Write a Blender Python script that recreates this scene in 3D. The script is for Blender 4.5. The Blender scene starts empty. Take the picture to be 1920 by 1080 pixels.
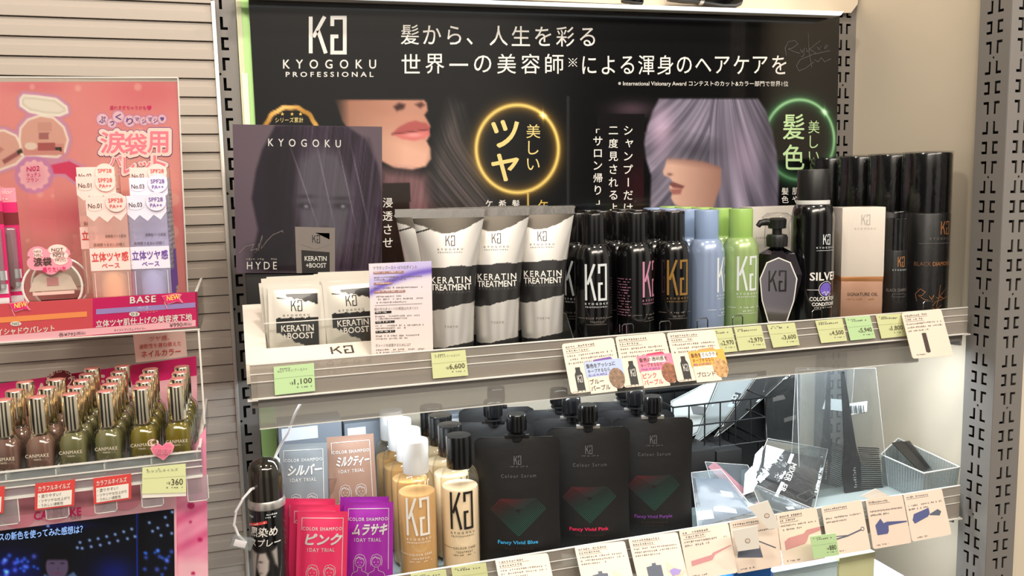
import bpy, bmesh, math, random
import numpy as np
from mathutils import Vector, Matrix

random.seed(7); np.random.seed(7)
S = 0.001          # everything below is written in millimetres
ZO = 1.60          # height of the z = 0 level above the floor, in metres
scene = bpy.context.scene
COL = scene.collection

# ------------------------------------------------------------------ camera
F_PX = 1600.0
YAW, PITCH, ROLL = math.radians(17.73), math.radians(6.87), math.radians(1.23)
CAM = np.array([6.0, -1161.0, -147.0])
_f = np.array([math.sin(YAW)*math.cos(PITCH), math.cos(YAW)*math.cos(PITCH), -math.sin(PITCH)])
_r = np.array([math.cos(YAW), -math.sin(YAW), 0.0]); _d = np.cross(_f, _r)
_R = math.cos(ROLL)*_r + math.sin(ROLL)*_d
_D = -math.sin(ROLL)*_r + math.cos(ROLL)*_d
cam_data = bpy.data.cameras.new('camera'); cam_data.sensor_width = 36; cam_data.lens = 36*F_PX/1920
cam_data.clip_start = 0.02
cam = bpy.data.objects.new('camera', cam_data); COL.objects.link(cam)
m = Matrix.Identity(4)
for i in range(3):
    m[i][0] = _R[i]; m[i][1] = -_D[i]; m[i][2] = -_f[i]
m[0][3], m[1][3], m[2][3] = CAM[0]*S, CAM[1]*S, CAM[2]*S + ZO
cam.matrix_world = m
scene.camera = cam

# ------------------------------------------------------------------ world, lamps, exposure
scene.view_settings.view_transform = 'Standard'
scene.view_settings.look = 'None'
scene.view_settings.gamma = 1.0
scene.view_settings.exposure = -0.72
scene.view_settings.use_curve_mapping = False
world = bpy.data.worlds.new('store_air'); scene.world = world; world.use_nodes = True
wn = world.node_tree.nodes; wl = world.node_tree.links
bg = wn['Background']; bg.inputs['Strength'].default_value = 0.42
_tc = wn.new('ShaderNodeTexCoord'); _sep = wn.new('ShaderNodeSeparateXYZ'); _rmp = wn.new('ShaderNodeValToRGB')
wl.new(_tc.outputs['Generated'], _sep.inputs[0])
_mr = wn.new('ShaderNodeMapRange'); _mr.inputs['From Min'].default_value = -1; _mr.inputs['From Max'].default_value = 1
wl.new(_sep.outputs['Z'], _mr.inputs['Value']); wl.new(_mr.outputs[0], _rmp.inputs[0]); wl.new(_rmp.outputs[0], bg.inputs['Color'])
cr = _rmp.color_ramp
cr.elements[0].position = 0.0; cr.elements[0].color = (.32, .29, .26, 1)
cr.elements[1].position = 1.0; cr.elements[1].color = (1.0, .90, .78, 1)
for p_, c_ in ((.42, (.6, .56, .52, 1)), (.5, (.8, .75, .69, 1)), (.6, (.92, .85, .76, 1))):
    e_ = cr.elements.new(p_); e_.color = c_

# the rest of the shop seen in glossy things: bright and dark aisles around the viewer
_wv = wn.new('ShaderNodeTexWave'); _wv.wave_type = 'BANDS'; _wv.bands_direction = 'X'; _wv.inputs['Scale'].default_value = 1.1; _wv.inputs['Distortion'].default_value = 1.2; _wv.inputs['Detail'].default_value = 0; _wv.inputs['Detail Scale'].default_value = .6
_mp = wn.new('ShaderNodeMapping'); _mp.inputs['Scale'].default_value = (.42, .42, .03); _mp.inputs['Location'].default_value = (.06, 0, 0); wl.new(_tc.outputs['Generated'], _mp.inputs[0]); wl.new(_mp.outputs[0], _wv.inputs['Vector'])
_wr = wn.new('ShaderNodeValToRGB'); _wr.color_ramp.elements[0].color = (.14, .14, .15, 1); _wr.color_ramp.elements[0].position = .25; _wr.color_ramp.elements[1].color = (2.6, 2.56, 2.48, 1); _wr.color_ramp.elements[1].position = .7
_mu = wn.new('ShaderNodeMix'); _mu.data_type = 'RGBA'; _mu.blend_type = 'MULTIPLY'; _mu.inputs['Factor'].default_value = 1.0
wl.new(_wv.outputs['Color'], _wr.inputs[0]); wl.new(_rmp.outputs[0], _mu.inputs[6]); wl.new(_wr.outputs[0], _mu.inputs[7]); wl.new(_mu.outputs[2], bg.inputs['Color'])

def lamp(name, kind, loc, target, power, color, size=0.3, size_y=None):
    L = bpy.data.lights.new(name, kind); L.energy = power; L.color = color
    if kind == 'AREA':
        L.size = size
        if size_y: L.shape = 'RECTANGLE'; L.size_y = size_y
        else: L.shape = 'DISK'
    o = bpy.data.objects.new(name, L); COL.objects.link(o)
    o.location = (loc[0]*S, loc[1]*S, loc[2]*S + ZO)
    d = Vector(target) - Vector(loc)
    o.rotation_euler = d.to_track_quat('-Z', 'Y').to_euler()
    return o
WARM = (1.0, .90, .78)
for lx in (-700, 300, 1300):                       # recessed ceiling lamps over the aisle
    lamp('ceiling_lamp', 'AREA', (lx, -900, 1150), (lx*.5+200, -100, -250), 16, WARM, .16)
lamp('ceiling_lamp', 'AREA', (-100, -2300, 1150), (300, 0, -250), 60, WARM, 1.6, .35)
lamp('ceiling_lamp', 'AREA', (1500, -2300, 1150), (300, 0, -250), 40, WARM, 1.6, .35)
# LED strip fixed under the upper shelf, lighting the lower one
lamp('under_shelf_led', 'AREA', (480, -235, -362), (480, -175, -580), 4.8, (.86, .94, 1.0), .88, .02)
lamp('under_shelf_led', 'AREA', (480, -235, -615), (480, -180, -800), 3.2, (.86, .94, 1.0), .8, .02)

# ------------------------------------------------------------------ geometry helpers
def ray(x, y):
    return _R*((x-960)/F_PX) + _D*((y-540)/F_PX) + _f
def at(x, y, Y):
    d = ray(x, y); return CAM + d*((Y-CAM[1])/d[1])
def atz(x, y, Z):
    d = ray(x, y); return CAM + d*((Z-CAM[2])/d[2])
def atx(x, y, X):
    d = ray(x, y); return CAM + d*((X-CAM[0])/d[0])
def pix(P):
    q = np.asarray(P, float) - CAM
    z = q@_f
    return 960+F_PX*(q@_R)/z, 540+F_PX*(q@_D)/z

def lin(c):
    c = np.asarray(c, float)/255.0
    return np.where(c <= .04045, c/12.92, ((c+.055)/1.055)**2.4)

MATS = {}
def mat(name, rgb=(200, 200, 200), rough=.5, metal=0.0, coat=0.0, spec=.5, emit=0.0, alpha=None, bump=None, noise=None, trans=0.0):
    m = bpy.data.materials.new(name); m.use_nodes = True; MATS[name] = m
    nt = m.node_tree; b = nt.nodes['Principled BSDF']
    L = lin(rgb); b.inputs['Base Color'].default_value = (*L, 1)
    b.inputs['Roughness'].default_value = rough; b.inputs['Metallic'].default_value = metal
    b.inputs['Coat Weight'].default_value = coat; b.inputs['Coat Roughness'].default_value = .06
    b.inputs['Specular IOR Level'].default_value = spec
    b.inputs['Transmission Weight'].default_value = trans
    if emit:
        b.inputs['Emission Color'].default_value = (*L, 1); b.inputs['Emission Strength'].default_value = emit
    if noise or bump:
        tc = nt.nodes.new('ShaderNodeTexCoord'); n = nt.nodes.new('ShaderNodeTexNoise')
        nt.links.new(tc.outputs['Object'], n.inputs['Vector'])
        n.inputs['Scale'].default_value = (noise or bump)[0]; n.inputs['Detail'].default_value = 5
        if noise:
            r = nt.nodes.new('ShaderNodeValToRGB'); a = noise[1]
            r.color_ramp.elements[0].color = (*(L*(1-a)), 1); r.color_ramp.elements[1].color = (*np.clip(L*(1+a), 0, 1), 1)
            r.color_ramp.elements[0].position = .3; r.color_ramp.elements[1].position = .7
            nt.links.new(n.outputs['Fac'], r.inputs[0]); nt.links.new(r.outputs[0], b.inputs['Base Color'])
        if bump:
            bp = nt.nodes.new('ShaderNodeBump'); bp.inputs['Strength'].default_value = bump[1]; bp.inputs['Distance'].default_value = bump[2]*S
            nt.links.new(n.outputs['Fac'], bp.inputs['Height']); nt.links.new(bp.outputs[0], b.inputs['Normal'])
    return m
def clear(name, tint=(255, 255, 255), gloss=.08, rough=.04, fres=1.0, haze=0.0, hazecol=(220, 220, 220), bump=None):
    """clear sheet or film: see-through with a mirror-like sheen, optional milky haze and wrinkles"""
    m = bpy.data.materials.new(name); m.use_nodes = True; MATS[name] = m
    nt = m.node_tree; nt.nodes.clear(); N = nt.nodes.new; K = nt.links.new
    out = N('ShaderNodeOutputMaterial'); mix = N('ShaderNodeMixShader'); tr = N('ShaderNodeBsdfTransparent'); gl = N('ShaderNodeBsdfGlossy')
    tr.inputs[0].default_value = (*lin(tint), 1); gl.inputs['Roughness'].default_value = rough
    fr = N('ShaderNodeLayerWeight'); fr.inputs['Blend'].default_value = .5
    pw = N('ShaderNodeMath'); pw.operation = 'POWER'; pw.inputs[1].default_value = 4.0; K(fr.outputs['Facing'], pw.inputs[0])
    ma = N('ShaderNodeMath'); ma.operation = 'MULTIPLY_ADD'; ma.use_clamp = True
    ma.inputs[1].default_value = fres*.8; ma.inputs[2].default_value = gloss
    K(pw.outputs[0], ma.inputs[0]); K(ma.outputs[0], mix.inputs[0]); K(gl.outputs[0], mix.inputs[2])
    if haze:
        h = N('ShaderNodeMixShader'); df = N('ShaderNodeBsdfDiffuse'); df.inputs[0].default_value = (*lin(hazecol), 1)
        h.inputs[0].default_value = haze; K(tr.outputs[0], h.inputs[1]); K(df.outputs[0], h.inputs[2]); K(h.outputs[0], mix.inputs[1])
    else:
        K(tr.outputs[0], mix.inputs[1])
    if bump:
        tc = N('ShaderNodeTexCoord'); n = N('ShaderNodeTexNoise'); n.inputs['Scale'].default_value = bump[0]; n.inputs['Detail'].default_value = 3
        n.inputs['Distortion'].default_value = 1.5
        bp = N('ShaderNodeBump'); bp.inputs['Strength'].default_value = bump[1]; bp.inputs['Distance'].default_value = bump[2]*S
        K(tc.outputs['Object'], n.inputs['Vector']); K(n.outputs['Fac'], bp.inputs['Height']); K(bp.outputs[0], gl.inputs['Normal']); K(bp.outputs[0], fr.inputs['Normal'])
    K(mix.outputs[0], out.inputs[0]); return m
def printed(name, rough=.4, coat=0.0, emit=0.0):
    """print: colour and metal foil come from the mesh's own print colours"""
    m = bpy.data.materials.new(name); m.use_nodes = True; MATS[name] = m
    nt = m.node_tree; b = nt.nodes['Principled BSDF']
    a = nt.nodes.new('ShaderNodeVertexColor'); a.layer_name = 'print'
    nt.links.new(a.outputs['Color'], b.inputs['Base Color'])
    b.inputs['Roughness'].default_value = rough; b.inputs['Coat Weight'].default_value = coat; b.inputs['Coat Roughness'].default_value = .05
    sb = nt.nodes.new('ShaderNodeMath'); sb.operation = 'SUBTRACT'; sb.inputs[0].default_value = 1.0
    nt.links.new(a.outputs['Alpha'], sb.inputs[1]); nt.links.new(sb.outputs[0], b.inputs['Metallic'])
    if emit:
        b.inputs['Specular IOR Level'].default_value = .15; b.inputs['Base Color'].default_value = (0, 0, 0, 1); nt.links.remove(b.inputs['Base Color'].links[0])
        b.inputs['Base Color'].default_value = (.01, .01, .01, 1)
        nt.links.new(a.outputs['Color'], b.inputs['Emission Color']); b.inputs['Emission Strength'].default_value = emit
    return m

_TXT = {}
def glyphs(s, bold=0.0, sp=1.0, res=2):
    k = (s, bold, sp, res)
    if k not in _TXT:
        c = bpy.data.curves.new('glyphs', 'FONT'); c.body = s; c.resolution_u = res; c.offset = bold; c.space_character = sp
        o = bpy.data.objects.new('glyphs', c); me = o.to_mesh()
        v = np.array([x.co[:] for x in me.vertices]).reshape(-1, 3)[:, :2]; f = [tuple(p.vertices) for p in me.polygons]
        o.to_mesh_clear(); bpy.data.objects.remove(o); bpy.data.curves.remove(c)
        if len(v):
            lo = v.min(0); hi = v.max(0); v = (v-lo)/np.maximum(hi-lo, 1e-6)
        else: lo = hi = np.zeros(2)
        _TXT[k] = (v, f, hi-lo)
    return _TXT[k]

class MB:
    """collects shapes (millimetres) and links them as ONE mesh object"""
    def __init__(s, dz=0.0): s.dz = dz; s.V = []; s.F = []; s.M = []; s.C = []; s.mats = []; s.n = 0; s.hascol = False
    def mi(s, name):
        if name not in s.mats: s.mats.append(name)
        return s.mats.index(name)
    def add(s, V, F, mt, col=None):
        V = np.asarray(V, float).reshape(-1, 3); n = s.n
        s.V.append(V); k = s.mi(mt)
        for f in F: s.F.append(tuple(i+n for i in f)); s.M.append(k)
        if col is None: c = np.ones((len(V), 4))
        else:
            s.hascol = True; col = np.asarray(col, float)
            if col.ndim == 1: col = np.tile(col, (len(V), 1))
            c = np.ones((len(V), 4)); c[:, :3] = lin(col[:, :3])
            if col.shape[1] > 3: c[:, 3] = col[:, 3]
        s.C.append(c); s.n += len(V); return s
    def box(s, x0, x1, y0, y1, z0, z1, mt, bev=0.0, seg=2, rz=0.0, rx=0.0, ry=0.0, col=None):
        cx, cy, cz = (x0+x1)/2, (y0+y1)/2, (z0+z1)/2
        M = Matrix.Translation((cx, cy, cz)) @ Matrix.Rotation(rz, 4, 'Z') @ Matrix.Rotation(ry, 4, 'Y') @ Matrix.Rotation(rx, 4, 'X') @ Matrix.Diagonal((x1-x0, y1-y0, z1-z0, 1))
        bm = bmesh.new(); bmesh.ops.create_cube(bm, size=1.0, matrix=M)
        if bev: bmesh.ops.bevel(bm, geom=bm.edges[:], offset=bev, segments=seg, profile=.5, affect='EDGES')
        bm.verts.index_update(); V = [v.co[:] for v in bm.verts]; F = [tuple(v.index for v in f.verts) for f in bm.faces]; bm.free()
        return s.add(V, F, mt, col)
    def lathe(s, prof, mt, n=36, c=(0, 0, 0), axis='Z', M=None, col=None, cap=True):
        V = []; F = []; a = [2*math.pi*i/n for i in range(n)]
        for r, z in prof:
            for t in a: V.append((r*math.cos(t), r*math.sin(t), z))
        for j in range(len(prof)-1):
            for i in range(n):
                k = (i+1) % n; F.append((j*n+i, j*n+k, (j+1)*n+k, (j+1)*n+i))
        if cap and prof[0][0] > 1e-6: F.append(tuple(range(n))[::-1])
        if cap and prof[-1][0] > 1e-6: F.append(tuple((len(prof)-1)*n+i for i in range(n)))
        V = np.array(V)
        if axis == 'Y': V = np.stack([V[:, 0], -V[:, 2], V[:, 1]], 1)
        if axis == 'X': V = np.stack([V[:, 2], V[:, 0], V[:, 1]], 1)
        if M is not None: V = V@np.array(M.to_3x3()).T
        return s.add(V+np.array(c), F, mt, col)
    def tube(s, pts, r, mt, n=6, closed=False, col=None):
        pts = [Vector(p) for p in pts]; V = []; F = []; k = len(pts); up = Vector((.13, .31, .94))
        for i, p in enumerate(pts):
            if closed: t = pts[(i+1) % k]-pts[i-1]
            else: t = pts[min(i+1, k-1)]-pts[max(i-1, 0)]
            t.normalize(); a = t.cross(up); a.normalize(); b = t.cross(a)
            rr = r[i] if isinstance(r, (list, tuple)) else r
            for j in range(n):
                w = 2*math.pi*j/n; V.append(p+a*math.cos(w)*rr+b*math.sin(w)*rr)
        for i in range(k if closed else k-1):
            for j in range(n):
                q = (j+1) % n; i2 = (i+1) % k; F.append((i*n+j, i*n+q, i2*n+q, i2*n+j))
        if not closed: F.append(tuple(range(n))[::-1]); F.append(tuple((k-1)*n+j for j in range(n)))
        return s.add([v[:] for v in V], F, mt, col)
    def grid(s, P, mt, col=None, wrap=False):
        """P: array (nv, nu, 3)"""
        nv, nu = P.shape[:2]; F = []
        for j in range(nv-1):
            for i in range(nu if wrap else nu-1):
                k = (i+1) % nu; F.append((j*nu+i, j*nu+k, (j+1)*nu+k, (j+1)*nu+i))
        return s.add(P.reshape(-1, 3), F, mt, None if col is None else np.asarray(col).reshape(-1, np.asarray(col).shape[-1]) if np.asarray(col).ndim == 3 else col)
    def poly(s, pts, mp, mt, col=None):
        return s.add([mp(u, v) for u, v in pts], [tuple(range(len(pts)))], mt, col)
    def slab(s, Q, d, mt, col=None):
        """flat outline Q (3-D points) thickened by vector d"""
        Q = np.asarray(Q, float); n = len(Q); d = np.asarray(d, float)
        F = [tuple(range(n)), tuple(range(n, 2*n))[::-1]]+[(i, i+n, (i+1) % n+n, (i+1) % n) for i in range(n)]
        return s.add(np.vstack([Q, Q+d]), F, mt, col)
    def text(s, t, mp, x, y, w, h, mt, bold=0.0, sp=1.0, res=2, keep=None, col=None, slant=0.0):
        """bold type is built from slightly shifted copies, each a hair above the last"""
        v, f, sz = glyphs(t, 0.0, sp, res)
        if not len(v): return s
        d = .5*max(abs(w), abs(h))*.02+1e-3; p0 = np.array(mp(x+w*.5, y+h*.5)); n = np.cross(np.array(mp(x+w*.5+d, y+h*.5))-p0, np.array(mp(x+w*.5, y+h*.5+d))-p0)
        n = n/max(np.linalg.norm(n), 1e-9); n = -n if n[1] > 0 else n
        ox = [(0, 0)]
        if bold:
            k = 4 if bold < .05 else 8; ra = [1.0] if bold < .05 else [.5, 1.0]
            ox = [(r_*math.cos(a_), r_*math.sin(a_)) for r_ in ra for a_ in np.linspace(0, 2*math.pi, k, endpoint=False)+.4]+ox
        bx, by = bold*.75/max(sz[0], 1e-6), bold*.75/max(sz[1], 1e-6); bx = min(bx, .2); by = min(by, .2)
        for i, (p, q) in enumerate(ox):
            e = n*(.012*i)
            s.add([np.array(mp(x+w*(a+p*bx)+slant*h*b, y+h*(b+q*by)))+e for a, b in v], f, mt, col)
        return s
    def stroke(s, pts, wd, mp, mt, closed=False, seg=3.0, col=None):
        """ribbon of even width with mitred corners"""
        P = [np.array(q, float) for q in pts]; P = [q for i, q in enumerate(P) if i == 0 or np.linalg.norm(q-P[i-1]) > 1e-6]; n = len(P)
        if n < 2: return s
        E = []
        for i in range(n):
            a = P[i-1] if (i or closed) else None; b = P[(i+1) % n] if (i < n-1 or closed) else None
            d0 = None if a is None else (P[i]-a)/max(np.linalg.norm(P[i]-a), 1e-9); d1 = None if b is None else (b-P[i])/max(np.linalg.norm(b-P[i]), 1e-9)
            if d0 is None: d0 = d1
            if d1 is None: d1 = d0
            n0 = np.array([-d0[1], d0[0]]); n1 = np.array([-d1[1], d1[0]]); m_ = n0+n1; l = np.linalg.norm(m_)
            m_ = n0 if l < .3 else m_/l; k = 1/max(.45, m_@n0); E.append((P[i], m_*k*wd/2))
        if closed: E.append(E[0])
        V = []; F = []; C = []
        for (p, o0), (q, o1) in zip(E[:-1], E[1:]):
            k = max(1, int(np.linalg.norm(q-p)/seg)); b = len(V)
            for i in range(k+1):
                t = i/k; c_ = p+(q-p)*t; o_ = o0+(o1-o0)*t
                V.append(mp(*(c_+o_))); V.append(mp(*(c_-o_)))
                if callable(col): C += [col(*c_)]*2
            for i in range(k): F.append((b+2*i, b+2*i+1, b+2*i+3, b+2*i+2))
        return s.add(V, F, mt, C if callable(col) else col)
    def logo(s, mp, x, y, w, h, mt, th=.085, seg=2.0, col=None):
        q = lambda a: [(x+w*i, y+h*j) for i, j in a]; t = th*w
        s.stroke(q([(.05, .0), (.05, 1)]), t, mp, mt, seg=seg, col=col)
        s.stroke(q([(.42, 1.0), (.12, .44)]), t, mp, mt, seg=seg, col=col)
        s.stroke(q([(.245, .62), (.45, .0)]), t, mp, mt, seg=seg, col=col)
        s.stroke(q([(.62, .74), (.62, .97), (.95, .97), (.95, .02), (.62, .02), (.62, .46), (.78, .46)]), t, mp, mt, seg=seg, col=col)
        return s
    def micro(s, mp, x, y, w, h, mt, seed=0, fill=.8, col=None):
        """one line of print too small to read: a row of tiny dashes"""
        rr = random.Random(seed); u = x; V = []; F = []
        while u < x+w:
            d = min(h*rr.uniform(.5, .95), x+w-u)
            if rr.random() < fill:
                b = len(V); a0 = y+h*rr.uniform(0, .3); a1 = y+h*rr.uniform(.65, 1)
                V += [mp(u, a0), mp(u+d*.85, a0), mp(u+d*.85, a1), mp(u, a1)]; F.append((b, b+1, b+2, b+3))
            u += h*1.05
        return s.add(V, F, mt, col) if F else s
    def build(s, name, parent=None, loc=None, local=False, sharp=38):
        V = np.vstack(s.V) if s.V else np.zeros((0, 3))
        o_ = np.zeros(3)
        if s.dz: V = V+np.array([0, 0, s.dz])
        if parent is not None and not local: o_ = np.array(parent['_o'])
        elif loc is not None and not local: o_ = np.array(loc, float)
        me = bpy.data.meshes.new(name); me.from_pydata(((V-o_)*S).tolist(), [], s.F)
        for k in s.mats: me.materials.append(MATS[k])
        me.polygons.foreach_set('material_index', s.M)
        me.polygons.foreach_set('use_smooth', [True]*len(s.F))
        if s.hascol:
            a = me.color_attributes.new('print', 'FLOAT_COLOR', 'POINT'); a.data.foreach_set('color', np.vstack(s.C).astype(np.float32).ravel())
        me.update()
        if sharp: me.set_sharp_from_angle(angle=math.radians(sharp))
        o = bpy.data.objects.new(name, me); COL.objects.link(o)
        if parent is not None: o.parent = parent
        elif loc is not None: o.location = (loc[0]*S, loc[1]*S, loc[2]*S+ZO)
        else: o.location = (0, 0, ZO)
        o['_o'] = [float(q) for q in (o_ if parent is None else parent['_o'])]
        return o
def tag(o, label, cat, group=None, kind=None):
    if label: o['label'] = label
    if cat: o['category'] = cat
    if group: o['group'] = group
    if kind: o['kind'] = kind
    return o
def structure(mb, name, loc=(0, 0, 0)):
    o = mb.build(name, loc=loc); o['kind'] = 'structure'; o['label'] = name.replace('_', ' '); o['category'] = name.split('_')[0]; return o
def thing(name, label, cat, loc=(0, 0, 0), rz=0.0, group=None):
    o = bpy.data.objects.new(name, None); COL.objects.link(o); o.empty_display_size = .02
    o.location = (loc[0]*S, loc[1]*S, loc[2]*S+ZO); o.rotation_euler = (0, 0, math.radians(rz)); o['_o'] = [float(q) for q in loc]
    return tag(o, label, cat, group)
def copy_tree(o, parent=None):
    c = o.copy(); COL.objects.link(c)
    if parent is not None: c.parent = parent
    for ch in list(o.children): copy_tree(ch, c)
    return c
def dup(root, loc, rz=None, label=None, group=None):
    r = copy_tree(root); r.location = (loc[0]*S, loc[1]*S, loc[2]*S+ZO)
    if rz is not None: r.rotation_euler = (r.rotation_euler[0], r.rotation_euler[1], math.radians(rz))
    if label: r['label'] = label
    if group: r['group'] = group
    return r
def cyl(r, e=.25, phi=0.0):
    return lambda u, v: ((r+e)*math.sin(u/r+phi), -(r+e)*math.cos(u/r+phi), v)
def flat(y):
    return lambda u, v: (u, y, v)
def quadmap(Q, e=0.0):
    """unit square -> quad Q = (TL, TR, BR, BL); v runs bottom to top; lifted e towards the viewer"""
    Q = [np.asarray(q, float) for q in Q]; n = np.cross(Q[1]-Q[0], Q[3]-Q[0]); n /= np.linalg.norm(n)
    if n@(CAM-Q[0]) < 0: n = -n
    return lambda u, v: (Q[3]*(1-u)+Q[2]*u)*(1-v)+(Q[0]*(1-u)+Q[1]*u)*v+n*e
def pq(Y, *p, e=0.0):
    return [at(x, y, Y) for x, y in p]
def pm(Y):
    """photo-like plane coordinates on the upright plane at depth Y (x right, y down, measured at that plane)"""
    return lambda u, v: at(u, v, Y)
def sd_poly(P, x, y):
    P = np.asarray(P, float); d = np.full(x.shape, 1e9); sgn = np.ones(x.shape)
    for i in range(len(P)):
        a = P[i]; b = P[i-1]; ex, ey = b-a; wx, wy = x-a[0], y-a[1]
        t = np.clip((wx*ex+wy*ey)/(ex*ex+ey*ey+1e-9), 0, 1)
        d = np.minimum(d, (wx-ex*t)**2+(wy-ey*t)**2)
        c1 = y >= a[1]; c2 = y < b[1]; c3 = ex*wy > ey*wx
        fl = (c1 & c2 & c3) | (~c1 & ~c2 & ~c3); sgn = np.where(fl, -sgn, sgn)
    return sgn*np.sqrt(d)
def soft(d, w): return np.clip(.5-d/(2*w), 0, 1)
def mixc(c, col, a):
    col = np.asarray(col, float)
    return c*(1-a[..., None])+(col if col.ndim > 1 else col[None])*a[..., None]
def vnoise(x, y, seed=0):
    r = np.random.RandomState(seed).rand(64, 64); xi = np.floor(x).astype(int); yi = np.floor(y).astype(int); fx = x-xi; fy = y-yi
    fx = fx*fx*(3-2*fx); fy = fy*fy*(3-2*fy); g = lambda i, j: r[j % 64, i % 64]
    return (g(xi, yi)*(1-fx)+g(xi+1, yi)*fx)*(1-fy)+(g(xi, yi+1)*(1-fx)+g(xi+1, yi+1)*fx)*fy
def planepx(Q, e=0.0):
    """sheet through Q (TL, TR, BR, BL): sighted coordinates on that tilted sheet, lifted e towards the viewer"""
    Q = [np.asarray(q, float) for q in Q]; n = np.cross(Q[1]-Q[0], Q[3]-Q[0]); n /= np.linalg.norm(n)
    if n@(CAM-Q[0]) < 0: n = -n
    def f(x, y):
        d = ray(x, y); return CAM+d*(((Q[0]+n*e-CAM)@n)/(d@n))
    return f
def art(mb, Q, nx, ny, fn, mt, e=0.0):
    """printed picture on the quad Q: fn(x, y) gives the ink colour, x and y measured on the sheet"""
    qm = quadmap(Q, e); u, v = np.meshgrid(np.linspace(0, 1, nx), np.linspace(1, 0, ny))
    Qa = [np.asarray(q, float) for q in Q]; U = u[..., None]; W = v[..., None]
    off = qm(0, 0)-Qa[3]
    P = (Qa[3]*(1-U)+Qa[2]*U)*(1-W)+(Qa[0]*(1-U)+Qa[1]*U)*W+off
    x, y = pix(P); mb.grid(P, mt, fn(x, y)); return mb
# ------------------------------------------------------------------ materials
mat('panel_beige', (220, 207, 186), .55, noise=(3, .04))
mat('slat_paint', (176, 165, 154), .45)
mat('slat_dark', (70, 62, 56), .7)
mat('trim_metal', (205, 200, 192), .35, metal=.6)
mat('upright_paint', (126, 122, 118), .42)
mat('slot_dark', (14, 13, 13), .9)
mat('floor_tile', (150, 140, 130), .4)
mat('black_matte', (14, 14, 15), .6)
mat('black_gloss', (12, 12, 13), .18, coat=.6)
mat('black_satin', (20, 20, 21), .38)
mat('black_cap', (16, 16, 17), .2, coat=.4)
mat('black_print', (28, 26, 25), .5)
mat('brown_print', (70, 55, 48), .5)
mat('grey_print', (120, 112, 108), .5)
mat('dim_print', (96, 96, 98), .4)
mat('white_print', (232, 228, 222), .5)
mat('white_paper', (236, 230, 220), .5)
mat('cream_card', (230, 211, 194), .5)
mat('box_white', (232, 222, 210), .35)
mat('box_grey', (196, 190, 182), .4)
mat('rose_gold', (206, 162, 136), .3, metal=.45)
mat('copper_print', (214, 150, 96), .3, metal=.6)
mat('silver_foil', (222, 218, 212), .24, metal=.9, bump=(60, .25, 1.5))
mat('silver_print', (214, 212, 208), .35, metal=.3)
mat('chrome', (230, 228, 224), .1, metal=1)
mat('gold_chrome', (246, 234, 208), .12, metal=1)
mat('gold_print', (226, 190, 92), .4, metal=.2)
mat('pale_gold', (226, 204, 130), .4)
mat('tag_green', (206, 228, 168), .6)
mat('tag_lime', (220, 226, 170), .6)
mat('tag_mint', (196, 230, 172), .6)
mat('green_board', (182, 228, 146), .5)
mat('pale_board', (214, 214, 180), .5)
mat('can_blue', (150, 168, 200), .26, metal=.25, coat=.4)
mat('cap_blue', (142, 164, 200), .3)
mat('can_green', (158, 184, 122), .26, metal=.25, coat=.4)
mat('cap_green', (152, 190, 100), .3)
mat('ink_white', (214, 220, 222), .45)
mat('ink_pink', (190, 130, 158), .4)
mat('ink_gold', (166, 126, 62), .35, metal=.4)
mat('ink_violet', (112, 92, 190), .45)
mat('cap_white', (222, 222, 220), .3, coat=.3)
mat('amber_liquid', (204, 168, 120), .35, coat=.2)
mat('cream_liquid', (236, 222, 200), .4, coat=.2)
mat('pouch_black', (17, 16, 16), .52, bump=(25, .35, 3))
mat('tan_metal', (150, 138, 112), .25, metal=.8)
mat('aluminium', (214, 210, 204), .3, metal=.9)
mat('wire_black', (10, 10, 11), .35)
mat('wire_steel', (150, 150, 152), .25, metal=1)
mat('lime_text', (226, 232, 60), .5)
mat('red_print', (214, 70, 66), .5)
mat('pink_print', (232, 120, 150), .5)
mat('magenta', (222, 34, 112), .45)
mat('coral', (232, 92, 104), .45)
mat('light_pink', (244, 184, 196), .45)
mat('soft_pink', (240, 150, 168), .45)
mat('purple_print', (112, 74, 160), .5)
mat('lavender', (160, 140, 200), .45)
mat('orange_bar', (246, 150, 90), .45)
mat('deep_red', (128, 34, 44), .5)
mat('yellow_print', (250, 224, 90), .5)
mat('sachet_pink', (212, 48, 92), .32, coat=.3, bump=(40, .3, 1.2))
mat('sachet_purple', (146, 36, 150), .32, coat=.3, bump=(40, .3, 1.2))
mat('sachet_grey', (116, 120, 122), .32, coat=.3, bump=(40, .3, 1.2))
mat('sachet_brown', (140, 110, 94), .32, coat=.3, bump=(40, .3, 1.2))
mat('comb_pink', (196, 120, 128), .35)
mat('comb_black', (30, 28, 28), .35)
mat('label_white', (232, 236, 238), .5)
mat('blue_card', (40, 120, 200), .4)
mat('ice_card', (198, 218, 224), .4)
mat('sand_card', (214, 214, 168), .4)
mat('lilac_card', (204, 196, 222), .4)
mat('polish_olive', (128, 112, 40), .12, coat=.6)
mat('polish_khaki', (122, 116, 78), .12, coat=.6)
mat('polish_mauve', (136, 100, 88), .12, coat=.6)
mat('polish_brown', (124, 90, 80), .12, coat=.6)
mat('cream_fluid', (246, 224, 178), .4)
mat('blue_fluid', (206, 212, 236), .4)
mat('plastic_cream', (222, 205, 190), .3)
mat('cable_white', (226, 224, 226), .35)
mat('blue_text', (60, 170, 226), .45)
mat('hot_text', (228, 40, 90), .45)
mat('violet_text', (120, 62, 150), .45)
mat('light_bar', (236, 242, 244), .4, emit=1.3)
mat('light_blue_sticker', (172, 188, 222), .5)
mat('pink_sticker', (236, 128, 156), .5)
mat('orange_sticker', (236, 168, 64), .5)
mat('hair_brown', (132, 104, 82), .5, noise=(300, .5))
mat('hair_copper', (142, 88, 58), .5, noise=(300, .5))
mat('hair_blond', (196, 150, 96), .5, noise=(300, .5))
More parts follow.
